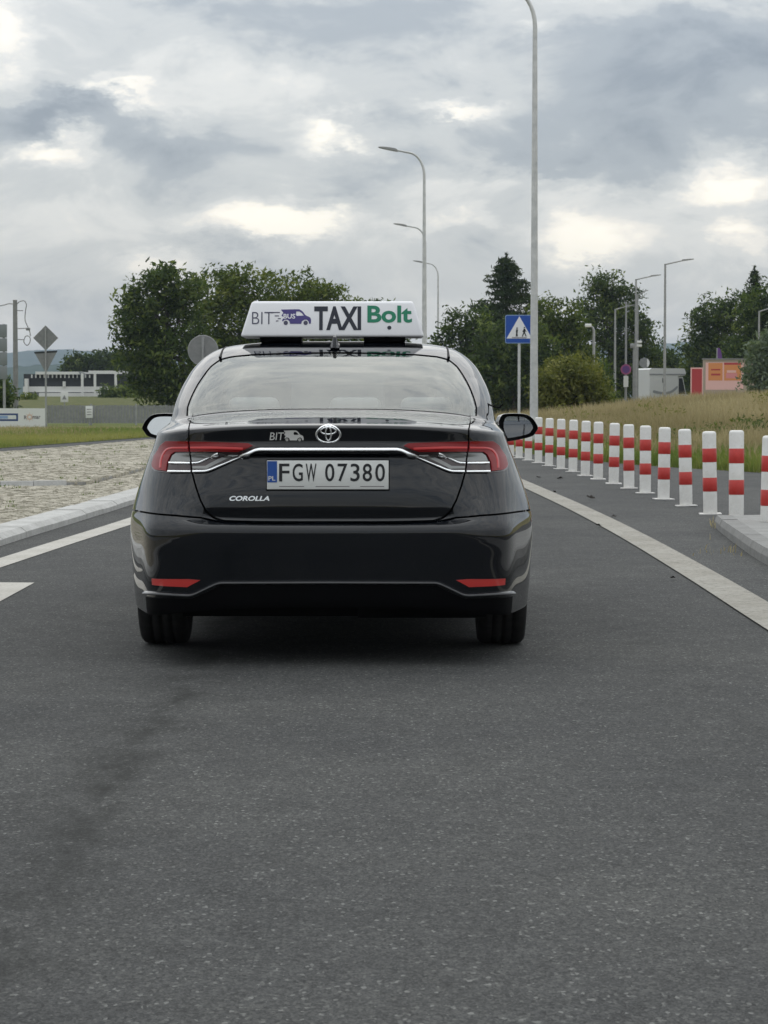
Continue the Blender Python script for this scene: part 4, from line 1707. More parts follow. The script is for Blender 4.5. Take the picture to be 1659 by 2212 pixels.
def blades(n, sampler, hmin, hmax, w, tint_fun, lean=.35):
    """n grass blades as thin bent triangles; sampler(n) -> x, y, z"""
    x, y, z = sampler(n)
    n = len(x)
    h = rng.uniform(hmin, hmax, n) * (.7 + .6 * rng.random(n))
    a = rng.uniform(0, 2 * PI, n)
    la = rng.uniform(0, 2 * PI, n)
    l = rng.random(n) * lean * h
    ww = w * rng.uniform(.6, 1.4, n)
    V = np.zeros((n, 5, 3))
    dx, dy = np.cos(a) * ww / 2, np.sin(a) * ww / 2
    V[:, 0] = np.stack((x - dx, y - dy, z - .03), -1)
    V[:, 1] = np.stack((x + dx, y + dy, z - .03), -1)
    mx, my = x + np.cos(la) * l * .35, y + np.sin(la) * l * .35
    V[:, 2] = np.stack((mx + dx * .8, my + dy * .8, z + h * .6), -1)
    V[:, 3] = np.stack((mx - dx * .8, my - dy * .8, z + h * .6), -1)
    V[:, 4] = np.stack((x + np.cos(la) * l, y + np.sin(la) * l, z + h), -1)
    me = bpy.data.meshes.new('m')
    me.vertices.add(n * 5)
    me.vertices.foreach_set('co', V.ravel())
    b = np.arange(n) * 5
    tri = np.stack((b, b + 1, b + 2, b, b + 2, b + 3, b + 3, b + 2, b + 4), -1).reshape(-1, 3)
    me.loops.add(tri.size)
    me.loops.foreach_set('vertex_index', tri.ravel().astype(np.int32))
    me.polygons.add(len(tri))
    me.polygons.foreach_set('loop_start', np.arange(0, tri.size, 3, dtype=np.int32))
    me.polygons.foreach_set('loop_total', np.full(len(tri), 3, np.int32))
    me.update(calc_edges=True)
    t = me.attributes.new('tint', 'FLOAT', 'POINT')
    t.data.foreach_set('value', np.repeat(np.clip(tint_fun(x, y), 0, 1), 5).astype(np.float32))
    return me


def vnoise(x, y, s, seed=0):
    """cheap smooth value noise for patchiness"""
    r = np.random.default_rng(seed)
    g = r.random((64, 64))
    fx, fy = x * s, y * s
    ix, iy = np.floor(fx).astype(int), np.floor(fy).astype(int)
    tx, ty = fx - ix, fy - iy
    tx, ty = tx * tx * (3 - 2 * tx), ty * ty * (3 - 2 * ty)
    q = lambda i, j: g[i % 64, j % 64]
    return (q(ix, iy) * (1 - tx) + q(ix + 1, iy) * tx) * (1 - ty) + (q(ix, iy + 1) * (1 - tx) + q(ix + 1, iy + 1) * tx) * ty


def bank_sampler(y0, y1, d0, d1, fov=.19, dens=None):
    def f(n):
        y = rng.uniform(y0, y1, n)
        x = edge_x(y) + rng.uniform(d0, d1, n)
        ok = (x < fov * y + 2)
        if dens:
            ok &= rng.random(n) < dens(x, y)
        x, y = x[ok], y[ok]
        return x, y, bank_z(x, y)
    return f


tint = lambda x, y: .25 + .5 * vnoise(x, y, .35, 3) + .3 * (rng.random(len(x)) - .5) + .15 * vnoise(x, y, 1.3, 5)
green_d = lambda x, y: np.clip(2.1 - (x - edge_x(y)) * .30 + (vnoise(x, y, .5, 9) - .5) * 1.5, 0, 1) * (x > 3.0)
straw_d = lambda x, y: np.clip(-.35 + (x - edge_x(y)) * .22 + (y - 44) * .045 + (vnoise(x, y, .4, 12) - .5) * 1.2, .05, 1)
tag(obj('dry_grass', blades(230000, bank_sampler(33, 74, .5, 14, dens=straw_d), .22, .48, .022, tint, .6), 'straw'),
    'tall straw-coloured dry grass on the bank behind the bollards', 'grass', kind='stuff')
tag(obj('green_grass', blades(230000, bank_sampler(29, 62, .02, 10, dens=green_d), .08, .27, .020, tint, .7), 'grass_green'),
    'short green grass at the edge of the bank', 'grass', kind='stuff')
s_weeds = True


def verge_sampler(n):
    y = rng.uniform(40, 87, n)
    ex = np.interp(y, [38, 47, 55, 63, 72, 80, 128], [-16, -11, -8.9, -8.0, -7.0, -6.4, -5])
    x = ex - rng.uniform(.1, 12, n)
    ok = x > -.17 * y - 1.5
    x, y = x[ok], y[ok]
    return x, y, np.full(len(x), .0)


tint_v = lambda x, y: .30 + .5 * vnoise(x, y, .22, 21) + .5 * vnoise(x, y, .07, 22) * (y < 82) + .25 * (rng.random(len(x)) - .5)
tag(obj('verge_grass', blades(170000, verge_sampler, .05, .15, .022, tint_v, .8), 'grass_green'),
    'green and yellowing grass of the left verge', 'grass', kind='stuff')
str_v = lambda n: (lambda r: (r[0], r[1], r[2]))((lambda x, y, z: (lambda k: (x[k], y[k], z[k]))(rng.random(len(x)) < np.clip((vnoise(x, y, .2, 31) - .42) * 2.5, 0, 1)))(*verge_sampler(n)))
tag(obj('verge_straw', blades(70000, str_v, .08, .22, .02, tint, .6), 'straw'), 'tufts of dry yellow grass in the left verge', 'grass', kind='stuff')

# tufts of weeds between the setts
tuft = []


def weed_sampler(n):
    c = rng.uniform((-9, 16), (-3.2, 58), (300, 2))
    c = c[in_poly(c, np.array(isl))]
    k = rng.integers(0, len(c), n)
    x = c[k, 0] + rng.normal(0, .05, n)
    y = c[k, 1] + rng.normal(0, .09, n)
    up = in_poly(np.stack((x, y), -1), np.array(up_poly))
    return x, y, np.where(up, .11, .07)


tag(obj('paving_weeds', blades(2600, weed_sampler, .012, .045, .010, lambda x, y: .15 + .3 * rng.random(len(x)), 1.0), 'grass_green'), 'small weeds growing between the granite setts', 'weeds', kind='stuff')

# hills
def hill(name, label, pts, Y, depth):
    V, F = [], []
    n = len(pts)
    for px, py in pts:
        p = at(px, py, Y)
        V += [(p.x, Y - depth, -2), (p.x, Y - depth * .5, p.z * .6), (p.x, Y, p.z), (p.x, Y + depth, -2)]
    for i in range(n - 1):
        for k in range(3):
            F.append((4 * i + k, 4 * i + 4 + k, 4 * i + 5 + k, 4 * i + 1 + k))
    return tag(obj(name, mesh(V, F, True), 'hazed_forest'), label, None, kind='structure')


hp = [(-900, 800), (-500, 775), (-200, 768), (0, 764), (60, 757), (110, 756), (150, 754), (175, 757), (220, 760), (280, 759), (400, 772), (700, 770), (1000, 765), (1300, 752), (1400, 745), (1460, 740), (1490, 739), (1560, 741), (1700, 748), (2000, 770), (2600, 800)]
hp = [tuple(p) for p in smooth_path(hp, 5)]
hill('hills', 'blue wooded hills on the horizon', [(x, y + rng.normal(0, .7)) for x, y in hp], 3400, 500)
hp2 = [(-400, 812), (-100, 800), (40, 792), (120, 786), (200, 790), (300, 800), (600, 806), (1000, 800), (1350, 786), (1440, 768), (1475, 764), (1500, 766), (1700, 780), (2200, 810)]
hill('near_hills', 'lower forested ridge in front of the far hills', [(x, y + rng.normal(0, 1.2)) for x, y in smooth_path(hp2, 8)], 1500, 250)

# ================================================================== bollards
bz = [(1460, 765), (1297, 712), (1145, 660), (1003, 618), (888, 580), (786, 550), (690, 520), (592, 492), (511, 470), (433, 445), (358, 427), (283, 408), (217, 388), (154, 372), (96, 358), (44, 346), (0, 335)]
BH, BR = .80, .0665


def bollard_meshes(h):
    def lathe(prof, sides=20):
        V, F = [], []
        for r_, z in prof:
            for k in range(sides):
                t = 2 * PI * k / sides
                V.append((r_ * math.cos(t), r_ * math.sin(t), z))
        for i in range(len(prof) - 1):
            for k in range(sides):
                F.append((i * sides + k, i * sides + (k + 1) % sides, (i + 1) * sides + (k + 1) % sides, (i + 1) * sides + k))
        F.append(tuple((len(prof) - 1) * sides + k for k in range(sides)))
        me = mesh(V, F, True)
        me.set_sharp_from_angle(angle=R(45))
        return me
    post = lathe([(BR, .0), (BR, h - .028), (BR * .96, h - .014), (BR * .84, h - .004), (BR * .6, h)])
    bands = [lathe([(BR + .0008, z0), (BR + .0022, z0 + .002), (BR + .0022, z1 - .002), (BR + .0008, z1)])
             for z0, z1 in ((.278 * BH - (BH - h), .444 * BH - (BH - h)), (.63 * BH - (BH - h), .795 * BH - (BH - h)))]
    base = box_mesh(-.105, .105, -.105, .105, 0, .012, .003)
    return post, bands, base


bm_full, bm_short = bollard_meshes(BH), bollard_meshes(.71)
ordinal = ['first', 'second', 'third', 'fourth', 'fifth', 'sixth', 'seventh', 'eighth', 'ninth', 'tenth', 'eleventh', 'twelfth', 'thirteenth', 'fourteenth', 'fifteenth', 'sixteenth', 'seventeenth', 'eighteenth']


def bollard(x, y, z, ms, label, plate_=True):
    post, bands, base = ms
    t = thing('bollard', label, 'bollard', (x, y, z), random.uniform(-.1, .1), 'red and white bollards along the road')
    t.rotation_euler = (random.uniform(-.018, .018), random.uniform(-.024, .024), random.uniform(-.1, .1))
    obj('post', post, 'bollard_white', t)
    for b in bands:
        obj('red_band', b, 'bollard_red', t)
    if plate_:
        obj('base_plate', base, 'bollard_white', t)
    return t


for i, (zx, zy) in enumerate(bz):
    px, py = (1230 + zx / 2.572) * .8848, (980 + zy / 2.572) * .8848
    x, y = gxy(px, py)
    lab = {0: 'red and white bollard standing at the tip of the raised kerb',
           1: 'red and white bollard next behind the one at the kerb tip',
           12: 'red and white bollard just right of the car door mirror',
           13: 'red and white bollard partly hidden by the right door mirror',
           14: 'red and white bollard showing its foot below the door mirror',
           15: 'red and white bollard mostly hidden by the car flank under the mirror',
           16: 'farthest red and white bollard, behind the car mirror'}.get(
        i, 'red and white bollard, %s of the row counted from the kerb tip' % ordinal[i])
    bollard(x, y, .004 + (.03 if i == 0 else 0), bm_full, lab)
bollard(3.175, 19.6, .10, bm_short, 'red and white bollard cut off by the right edge of the picture', False)
# raised island that carries the nearest bollards
isl2 = smooth_path([(2.30, 2), (2.42, 8), (2.50, 12.5), (2.55, 15.7), (2.65, 17.6), (2.76, 19.2), (2.82, 20.0), (2.87, 20.6)], 6)
kr = kerb(isl2[::-1], .15, .105, .02, 'bollard_island_kerb', 'grey concrete kerb at the right edge of the road', 'kerb_grey', piece=.75)
pi_ = [tuple(p + np.array((.14, -.02))) for p in isl2] + [(3.05, 20.75), (3.6, 20.9), (6.0, 20.6), (6.4, 2)]
tag(obj('paved_island', slab(pi_, -.02, .098), 'joint_sand'), 'grey paved island inside the right kerb', None, kind='structure')

# dirt and weeds at the kerb foot
dx_, dy_ = gxy((1230 + 1320 / 2.572) * .8848, (980 + 918 / 2.572) * .8848)


def kerb_weeds(n):
    k = rng.integers(0, 7, n)
    cx = np.array([2.62, 2.5, 2.75, 2.35, 2.95, 3.02, 3.22])[k]
    cy = np.array([17.6, 16.9, 18.9, 17.1, 20.5, 20.9, 20.6])[k]
    x, y = cx + rng.normal(0, .07, n), cy + rng.normal(0, .22, n)
    return x, y, np.where(k >= 4, .02, .006) + 0 * x


tag(obj('kerb_weeds', blades(70, kerb_weeds, .02, .08, .008, lambda x, y: .4 + .6 * rng.random(len(x)), 1.2), 'straw'), 'dry weeds at the foot of the right kerb', 'weeds', kind='stuff')


# dead leaves on the asphalt
def litter(px, py, s, label):
    x, y = gxy(px, py)
    bm = bmesh.new()
    n = 9
    c = bm.verts.new((0, 0, .012 * s))
    ring = []
    for k in range(n):
        a = 2 * PI * k / n
        r_ = s * random.uniform(.022, .05)
        ring.append(bm.verts.new((r_ * 1.3 * math.cos(a), r_ * 1.6 * math.sin(a), random.uniform(.004, .05) * s)))
    for k in range(n):
        bm.faces.new((c, ring[k], ring[(k + 1) % n]))
    o = obj('fallen_leaf', bm_mesh(bm), 'leaf_litter')
    o.location = (x, y, .010)
    tag(o, label, 'leaf', 'dead leaves on the asphalt')


z6 = lambda a, b: ((1230 + a / 2.572) * .8848, (980 + b / 2.572) * .8848)
for (a, b), s, lb in (((548, 622), 1.1, 'largest dark dead leaf between edge line and bollards'), ((592, 791), .75, 'dead brown leaf on the lane side of the edge line'),
                      ((1064, 1121), .35, 'tiny dark leaf on the lane right of the car'), ((215, 486), .8, 'dark leaf on the asphalt near the car flank'),
                      ((356, 493), .9, 'dark leaf lying just beyond the white edge line'), ((318, 578), .5, 'small brown leaf lying on the white edge line'),
                      ((690, 732), .5, 'small dark leaf beside the edge line, halfway along'), ((1360, 785), .7, 'dark leaf in front of the kerb tip')):
    litter(*z6(a, b), s, lb)


# ================================================================== lamps, signs
def lamp_curved(px, Y, label, H=10.0, arm=1.58, base_r=.09):
    x = (px - 829.5) * Y / FPX
    t = thing('street_lamp', label, 'street lamp', (x, Y, 0), 0, 'curved street lamps along the road')
    r_ = .95
    pts = [(0, 0, 0), (0, 0, .5), (0, 0, H - 2.2), (0, 0, H - r_)]
    rad = [base_r, base_r, .055, .048]
    for k in range(1, 9):
        a = R(83) * k / 8
        pts.append((-(r_ - r_ * math.cos(a)) * .62, 0, H - r_ + r_ * math.sin(a) * .86))
        rad.append(.046 - .001 * k)
    ex, ez = pts[-1][0], pts[-1][2]
    pts.append((ex - .45, 0, ez + .085))
    rad.append(.034)
    obj('pole', tube(pts, rad, 14), 'lamp_steel', t)
    q = smooth_path([(ex - .42, ez + .04), (ex - .50, ez + .05), (ex - .85, ez + .12), (arm * -1.0, ez + .17), (arm * -1.0 - .02, ez + .20), (ex - .80, ez + .19), (ex - .48, ez + .13), (ex - .42, ez + .04)], 3)[:-1]
    obj('lamp_head', prism([tuple(p) for p in q], -.13, .13), 'grey_pole', t)
    obj('base_collar', tube([(0, 0, -.02), (0, 0, .03)], base_r * 1.9, 14), 'grey_pole', t)
    return t


lamp_curved(1153, 51, 'nearest tall curved street lamp, cut off by the top of the picture')
lamp_curved(916, 84.6, 'curved street lamp second in size, rising behind the roof sign')
lamp_curved(918.5, 121, 'curved street lamp half hidden behind the larger lamp pole')
lamp_curved(946, 153, 'smallest curved street lamp, right of the roof sign')


def lamp_straight(px, ytop, Y, label, arm_px, rise=8, H=None):
    top = at(px, ytop, Y)
    t = thing('street_lamp', label, 'street lamp', (top.x, Y, 0), 0, 'straight-armed lamps behind the bank')
    h = top.z
    obj('pole', tube([(0, 0, 0), (0, 0, h * .4), (0, 0, h)], [.085, .07, .05], 10), 'grey_pole', t)
    al = arm_px * Y / FPX
    obj('arm', tube([(0, 0, h - .03), (al * .6, 0, h + .16)], [.035, .028], 8), 'grey_pole', t)
    obj('lamp_head', prism([(al * .55, h + .12), (al, h + .22), (al, h + .26), (al * .6, h + .22)], -.14, .14), 'grey_pole', t)
    return t


lamp_straight(1437, 570, 120, 'largest straight-armed lamp in the gap between the trees', 61)
lamp_straight(1374, 603, 135, 'second straight-armed lamp, left of the largest one', 53)
lamp_straight(1377.5, 636, 141, 'small straight-armed lamp showing its arm behind the second one', 22)
lamp_straight(1329, 668, 133, 'straight-armed lamp in front of the dark trees', 41)
lamp_straight(1640, 672, 130, 'lamp with its head at the right edge before dark trees', 40)
# short park lamp with a white head
p = at(1283, 704, 112)
t = thing('street_lamp', 'short park lamp with white head above the olive bush', 'street lamp', (p.x, 112, 0))
obj('pole', tube([(0, 0, 0), (0, 0, p.z - .25), (-.05, 0, p.z - .08), (-.16, 0, p.z)], [.07, .06, .05, .04], 10), 'grey_pole', t)
obj('lamp_head', box_mesh(-.42, -.12, -.1, .1, p.z - .06, p.z + .1, .04), 'white_paint', t)

# crossing sign
CYS = 60
c0, c1 = at(1091, 741.5, CYS), at(1152.5, 680.5, CYS)
t = thing('crossing_sign', 'blue square pedestrian crossing sign with white triangle beside lamp pole', 'sign', ((c0.x + c1.x) / 2, CYS, 0))
w2 = (c1.x - c0.x) / 2
zc = (c0.z + c1.z) / 2


def rrect(w, h, r_, n=5):
    out = []
    for cx, cz, a0 in ((w - r_, h - r_, 0), (-w + r_, h - r_, PI / 2), (-w + r_, -h + r_, PI), (w - r_, -h + r_, 1.5 * PI)):
        for k in range(n + 1):
            a = a0 + PI / 2 * k / n
            out.append((cx + r_ * math.cos(a), cz + r_ * math.sin(a)))
    return out


sg = obj('sign_plate', prism([(x, z + zc) for x, z in rrect(w2, w2, .05)], -.010, .010), 'sign_blue_rim', t)
obj('blue_field', prism([(x, z + zc) for x, z in rrect(w2 * .95, w2 * .95, .04)], -.014, -.0105), 'sign_blue', sg)
obj('triangle', prism([(-w2 * .90, zc - w2 * .66), (w2 * .90, zc - w2 * .66), (0, zc + w2 * .90)], -.018, -.0145), 'sign_white', sg)


def figure(cx, s, walk, name):
    """small walking pictogram as flat strokes"""
    z0 = zc - w2 * .52
    bm = bmesh.new()

    def stroke(p, q, w):
        p, q = Vector(p), Vector(q)
        d = (q - p).normalized()
        n_ = Vector((-d.y, d.x)) * w / 2
        vs = []
        for yy in (-.022, -.0185):
            for c in (p - n_, p + n_, q + n_, q - n_):
                vs.append(bm.verts.new((cx + c.x * s, yy, z0 + c.y * s)))
        bm.faces.new(vs[:4])
        bm.faces.new(vs[4:][::-1])
        for k in range(4):
            bm.faces.new((vs[k], vs[4 + k], vs[4 + (k + 1) % 4], vs[(k + 1) % 4]))
    stroke((0, .45), (.03, .82), .20)
    stroke((0, .48), (-.20 * walk, 0), .11)
    stroke((0, .48), (.22 * walk, .02), .11)
    stroke((.02, .80), (.22 * walk, .52), .08)
    stroke((.02, .80), (-.16 * walk, .50), .08)
    stroke((.02, .88), (.05, 1.02), .15)
    obj(name, bm_mesh(bm), 'ink', sg)


figure(-w2 * .18, w2 * .62, .35, 'pictogram')
figure(w2 * .34, w2 * .66, 1.0, 'pictogram')
for k, zz in enumerate((-.585, -.63)):
    obj('stripe', prism([(-w2 * .52, zc + w2 * (zz)), (w2 * .52, zc + w2 * zz), (w2 * .52, zc + w2 * (zz + .025)), (-w2 * .52, zc + w2 * (zz + .025))], -.021, -.0185), 'banner_grey', sg)
obj('post', tube([(0, .04, 0), (0, .04, zc + w2 * .9)], .035, 10), 'lamp_steel', t)

# round sign seen from the back, left of the car
RS = 66
p = at(438.5, 757, RS)
t = thing('round_sign', 'grey back of a round road sign beside the car roof', 'sign', (p.x, RS, 0))
r_ = 32 * RS / FPX
obj('disc', prism(circ(0, p.z, r_, r_, 36), -.008, .008), 'sign_back', t)
obj('rim', mesh(*tube_data([(r_ * math.cos(a), 0, p.z + r_ * math.sin(a)) for a in np.linspace(0, 2 * PI, 37)], .014, 6, False), True), 'grey_pole', t)
obj('bracket', box_mesh(-.035, .035, -.05, -.008, p.z - r_ * .95, p.z + r_ * .93), 'grey_pole', t)
obj('post', tube([(0, -.07, 0), (0, -.07, p.z + .1)], .03, 10), 'grey_pole', t)

# diamond over triangle, both seen from the back
DS = 90
p = at(98.7, 730, DS)
t = thing('priority_sign', 'grey backs of a diamond and a triangle sign on one post', 'sign', (p.x, DS, 0))
h = 27 * DS / FPX
obj('diamond_plate', prism([(0, p.z - h), (h, p.z), (0, p.z + h), (-h, p.z)], -.008, .008), 'sign_back', t)
q = at(100, 760, DS)
tw, tz = 25.5 * DS / FPX, at(100, 806, DS).z
obj('triangle_plate', prism([(-tw, q.z), (0, tz), (tw, q.z + .05)], -.006, .010), 'sign_back', t)
obj('edge_flange', prism([(-tw, q.z), (tw, q.z + .05), (tw - .03, q.z - .02), (-tw + .03, q.z - .07)], -.014, -.0065), 'building_dark', t)
obj('post', tube([(0, -.045, 0), (0, -.045, p.z + h * .8)], .035, 10), 'grey_pole', t)

# utility pole with loose cables
UP = 110
p = at(32.5, 648, UP)
t = thing('utility_pole', 'concrete utility pole with dangling cables at the left edge', 'pole', (p.x, UP, 0))
obj('pole', tube([(0, 0, 0), (0, 0, p.z)], [.13, .10], 10), 'pole_concrete', t)
for pts in ([(34, 658), (20, 656), (8, 659), (-30, 668)], [(34, 660), (42, 652), (52, 650), (57, 658), (55, 672), (54, 690), (58, 702), (63, 712), (66, 726)],
            [(34, 671), (50, 671)], [(34, 710), (62, 709)], [(34, 733), (52, 734)],
            [(52, 734), (56, 726), (64, 728), (65, 738), (59, 746), (52, 740), (52, 734)]):
    sp = smooth_path(pts, 5) if len(pts) > 2 else np.array(pts, float)
    obj('cable', tube([at(a, b, UP) - Vector((p.x, UP, .0)) for a, b in sp], .022, 5), 'sign_back', t)
obj('insulator', box_mesh(.50, .68, -.1, .1, at(60, 711, UP).z - .06, at(60, 711, UP).z + .06, .02), 'sign_back', t)

# board back at the left edge
BB = 104
a, b = at(-60, 820, BB), at(15, 700, BB)
t = thing('billboard', 'grey back of a panelled billboard cut off by the left edge', 'billboard', ((a.x + b.x) / 2, BB, 0))
w2 = (b.x - a.x) / 2
n = 4
for k in range(n):
    z0 = a.z + (b.z - a.z) * k / n
    z1 = a.z + (b.z - a.z) * (k + 1) / n
    obj('panel', box_mesh(-w2, w2, -.03, .03, z0 + .015, z1 - .015, .01), 'cladding_grey', t)
for x in (-w2 * .6, w2 * .8):
    obj('post', tube([(x, .1, 0), (x, .1, b.z)], .06, 8), 'grey_pole', t)

# banner
BN = 93
a, b = at(-110, 924.5, BN), at(98.5, 882, BN)
t = thing('banner', 'white advertising banner with dark blue box on the left verge', 'banner', (b.x, BN, 0))
q = lambda px, py: (at(px, py, BN).x - b.x, at(px, py, BN).z)
w_ = a.x - b.x
obj('sheet', box_mesh(w_, 0, -.012, .012, a.z, b.z), 'banner_white', t)
for x in (w_ + .1, w_ / 2, -.05):
    obj('post', tube([(x, .05, 0), (x, .05, b.z)], .03, 8), 'grey_pole', t)
x0, z0 = q(-90, 909.5)
x1, z1 = q(39, 893)
fr = obj('blue_frame', prism([(x0, z0), (x1, z0), (x1, z1), (x0, z1)], -.0145, -.0125), 'banner_blue', t)
x0, z0 = q(-80, 905.5)
x1, z1 = q(35, 897)
obj('pale_field', prism([(x0, z0), (x1, z0), (x1, z1), (x0, z1)], -.0165, -.015), 'plate_white', fr)
x0, z0 = q(-20, 904.5)
x1, z1 = q(17, 898)
obj('stripe', prism([(x0, z0), (x1, z0), (x1, z1), (x0, z1)], -.0185, -.017), 'sign_blue_rim', fr)
cxz = q(24, 901)
obj('dot', prism(circ(cxz[0], cxz[1], .07, .07, 14), -.0185, -.017), 'banner_white', fr)
x0, z0 = q(52, 905.5)
x1, z1 = q(58, 897.5)
flat_text('R', x0, x1, z0, z1, -.0145, 'banner_grey', t, .03, 'letter')
cxz = q(64, 901)
obj('ring', prism(circ(cxz[0], cxz[1], .115, .115, 20), -.0145, -.0125), 'banner_orange', t)
obj('ring_hole', prism(circ(cxz[0], cxz[1], .055, .055, 16), -.0165, -.015), 'banner_white', t)
for k in range(8):
    a_ = k * PI / 4
    obj('ray', prism([(cxz[0] + .13 * math.cos(a_ - .12), cxz[1] + .13 * math.sin(a_ - .12)), (cxz[0] + .13 * math.cos(a_ + .12), cxz[1] + .13 * math.sin(a_ + .12)),
                      (cxz[0] + .20 * math.cos(a_), cxz[1] + .20 * math.sin(a_))], -.0145, -.0125), 'banner_orange', t)
x0, z0 = q(70.5, 905)
x1, z1 = q(87.5, 898.5)
flat_text('mar', x0, x1, z0, z1, -.0145, 'banner_grey', t, .02, 'letter')

# grey slatted fence
FY = 106
fence = thing('fence', 'low grey slatted fence behind the left verge', 'fence', (0, FY, 0))
xs = np.arange(at(100, 890, FY).x, at(385, 890, FY).x, 2.0)
ztop = at(200, 875.5, FY).z
for i, x in enumerate(xs):
    obj('post', box_mesh(x - .04, x + .04, -.04, .04, 0, ztop + .06), 'grey_pole', fence)
    bm = bmesh.new()
    for k in range(14):
        xx = x + .06 + k * .138
        r = bmesh.ops.create_cube(bm, size=1)
        dz = random.uniform(-.015, .015)
        for v in r['verts']:
            v.co = Vector((xx + .06 + v.co.x * .122, -.01 + v.co.y * .02, .08 + (v.co.z + .5) * (ztop - .08 + dz)))
    pn = tag(obj('slats', bm_mesh(bm), 'fence_grey', fence), kind='stuff')
    for zz in (.25, ztop - .2):
        obj('rail', box_mesh(x + .045, x + 1.955, .003, .035, zz, zz + .06), 'fence_grey', fence)
# notice board on the fence and small sign beyond
a, b = at(185, 903, 105.6), at(200, 877, 105.6)
t = thing('notice_board', 'small white notice board on the grey fence', 'sign', ((a.x + b.x) / 2, 105.6, 0))
obj('board', box_mesh(-(b.x - a.x) / 2, (b.x - a.x) / 2, -.01, .01, a.z, b.z, .003), 'banner_white', t)
for k in range(3):
    z = a.z + (b.z - a.z) * (.25 + .22 * k)
    obj('print', box_mesh(-.10, .10, -.0135, -.0115, z, z + .03), 'banner_grey', t)
obj('post', tube([(0, .05, 0), (0, .05, a.z + .1)], .03, 8), 'grey_pole', t)
a, b = at(131, 868.5, 150), at(147, 846, 150)
t = thing('small_sign', 'small white sign with triangle in the field before the low building', 'sign', ((a.x + b.x) / 2, 150, 0))
w2 = (b.x - a.x) / 2
obj('board', box_mesh(-w2, w2, -.01, .01, a.z, b.z, .003), 'banner_white', t)
zc_ = (a.z + b.z) / 2
obj('triangle', prism([(-w2 * .6, zc_ - w2 * .7), (w2 * .6, zc_ - w2 * .7), (0, zc_ + w2 * .5)], -.0135, -.0115), 'fence_grey', t)
obj('post', tube([(0, .05, 0), (0, .05, a.z + .1)], .04, 8), 'grey_pole', t)

# long low building on the left
BY = 225
bq = lambda px, py: at(px, py, BY)
x0, x1 = bq(50, 800).x, bq(330, 800).x
t = thing('low_building', 'long low building with dark glazing and white fascia on the left', 'building', ((x0 + x1) / 2, BY, 0))
cx = (x0 + x1) / 2
zA, zB, zC, zD, zE = bq(0, 803).z, bq(0, 809).z, bq(0, 835).z, bq(0, 847).z, bq(0, 853).z
obj('wall', box_mesh(x0 - cx, x1 - cx, .3, 9, 0, zB + .05), 'building_dark', t)
obj('fascia', box_mesh(bq(72, 0).x - cx, bq(171, 0).x - cx, -.3, 9, zB - .0, zA), 'building_white', t)
obj('fascia', box_mesh(bq(187, 0).x - cx, bq(255, 0).x - cx, -.3, 9, zB + .06, zA + .10), 'building_white', t)
obj('white_wall', box_mesh(x0 - cx, bq(232, 0).x - cx, -.2, .28, zD, zC), 'building_white', t)
obj('white_wall', box_mesh(bq(80, 0).x - cx, bq(215, 0).x - cx, -.5, -.21, zE - .25, zD - .08), 'building_white', t)
obj('grey_band', box_mesh(x0 - cx, bq(230, 0).x - cx, -.1, .27, 0, zD - .004), 'cladding_grey', t)
obj('corner_block', box_mesh(bq(49, 0).x - cx, bq(56, 0).x - cx, -.6, .29, 0, bq(0, 818).z), 'building_white', t)
for k in range(15):
    px = 62 + k * 9
    obj('hanging_lamp', box_mesh(bq(px, 0).x - cx, bq(px + 2.2, 0).x - cx, -.15, .1, zB - .32, zB - .01), 'building_white', t)
for px in (176, 203.5, 248.5):
    s1 = bq(px, 0).x - cx
    obj('column', box_mesh(s1 - .11, s1 + .11, -1.2, -1.0, 0, zB + .1), 'building_white', t)
obj('bracket', prism([(bq(168, 0).x - cx, zA), (bq(180, 0).x - cx, zA - .1), (bq(178, 0).x - cx, zB - .45), (bq(174, 0).x - cx, zB - .35)], -1.0, -.4), 'cladding_grey', t)
x_ = bq(134.5, 0).x - cx
obj('chimney', box_mesh(x_ - .13, x_ + .13, -.45, -.21, zC + .01, bq(0, 824).z), 'building_white', t)

# ================================================================== behind the bank on the right
p = at(1352, 798, 140)
t = thing('no_stopping_sign', 'round purplish sign on a grey mast with white plate below', 'sign', (p.x, 140, 0))
obj('post', tube([(0, .04, 0), (0, .04, at(0, 652, 140).z)], [.08, .05], 8), 'grey_pole', t)
r_ = 11.5 * 140 / FPX
obj('disc', prism(circ(0, p.z, r_, r_, 28), -.06, -.045), 'magenta_sign', t)
obj('disc_centre', prism(circ(0, p.z, r_ * .70, r_ * .70, 24), -.064, -.0605), 'purple', t)
z0, z1 = at(0, 836, 140).z, at(0, 812, 140).z
obj('plate', box_mesh(-.14, .14, -.06, -.045, z0, z1), 'banner_white', t)
p = at(1392, 784, 152)
t = thing('round_sign', 'small round sign seen from behind above the white camper', 'sign', (p.x, 152, 0))
obj('disc', prism(circ(0, p.z, .33, .33, 24), -.01, .01), 'sign_back', t)
obj('bright_half', prism(circ(.0, p.z, .33, .33, 12, -PI / 2, PI / 2)[2:-1], -.014, -.0105), 'banner_white', t)
obj('post', tube([(0, .04, 0), (0, .04, p.z + .2)], .04, 8), 'grey_pole', t)
# twin floodlight mast
p = at(1369, 748, 138)
t = thing('floodlight_mast', 'slim mast with two small white floodlights left of the camper', 'mast', (p.x, 138, 0))
obj('mast', tube([(0, 0, 0), (0, 0, at(0, 745, 138).z)], .06, 8), 'grey_pole', t)
for zpx in (738, 746):
    z = at(0, zpx, 138).z
    obj('floodlight', box_mesh(.12, .46, -.12, .12, z - .09, z + .05, .03), 'white_paint', t)
obj('junction_box', box_mesh(-.20, .06, -.1, .1, at(0, 752, 138).z, at(0, 742, 138).z, .03), 'grey_pole', t)

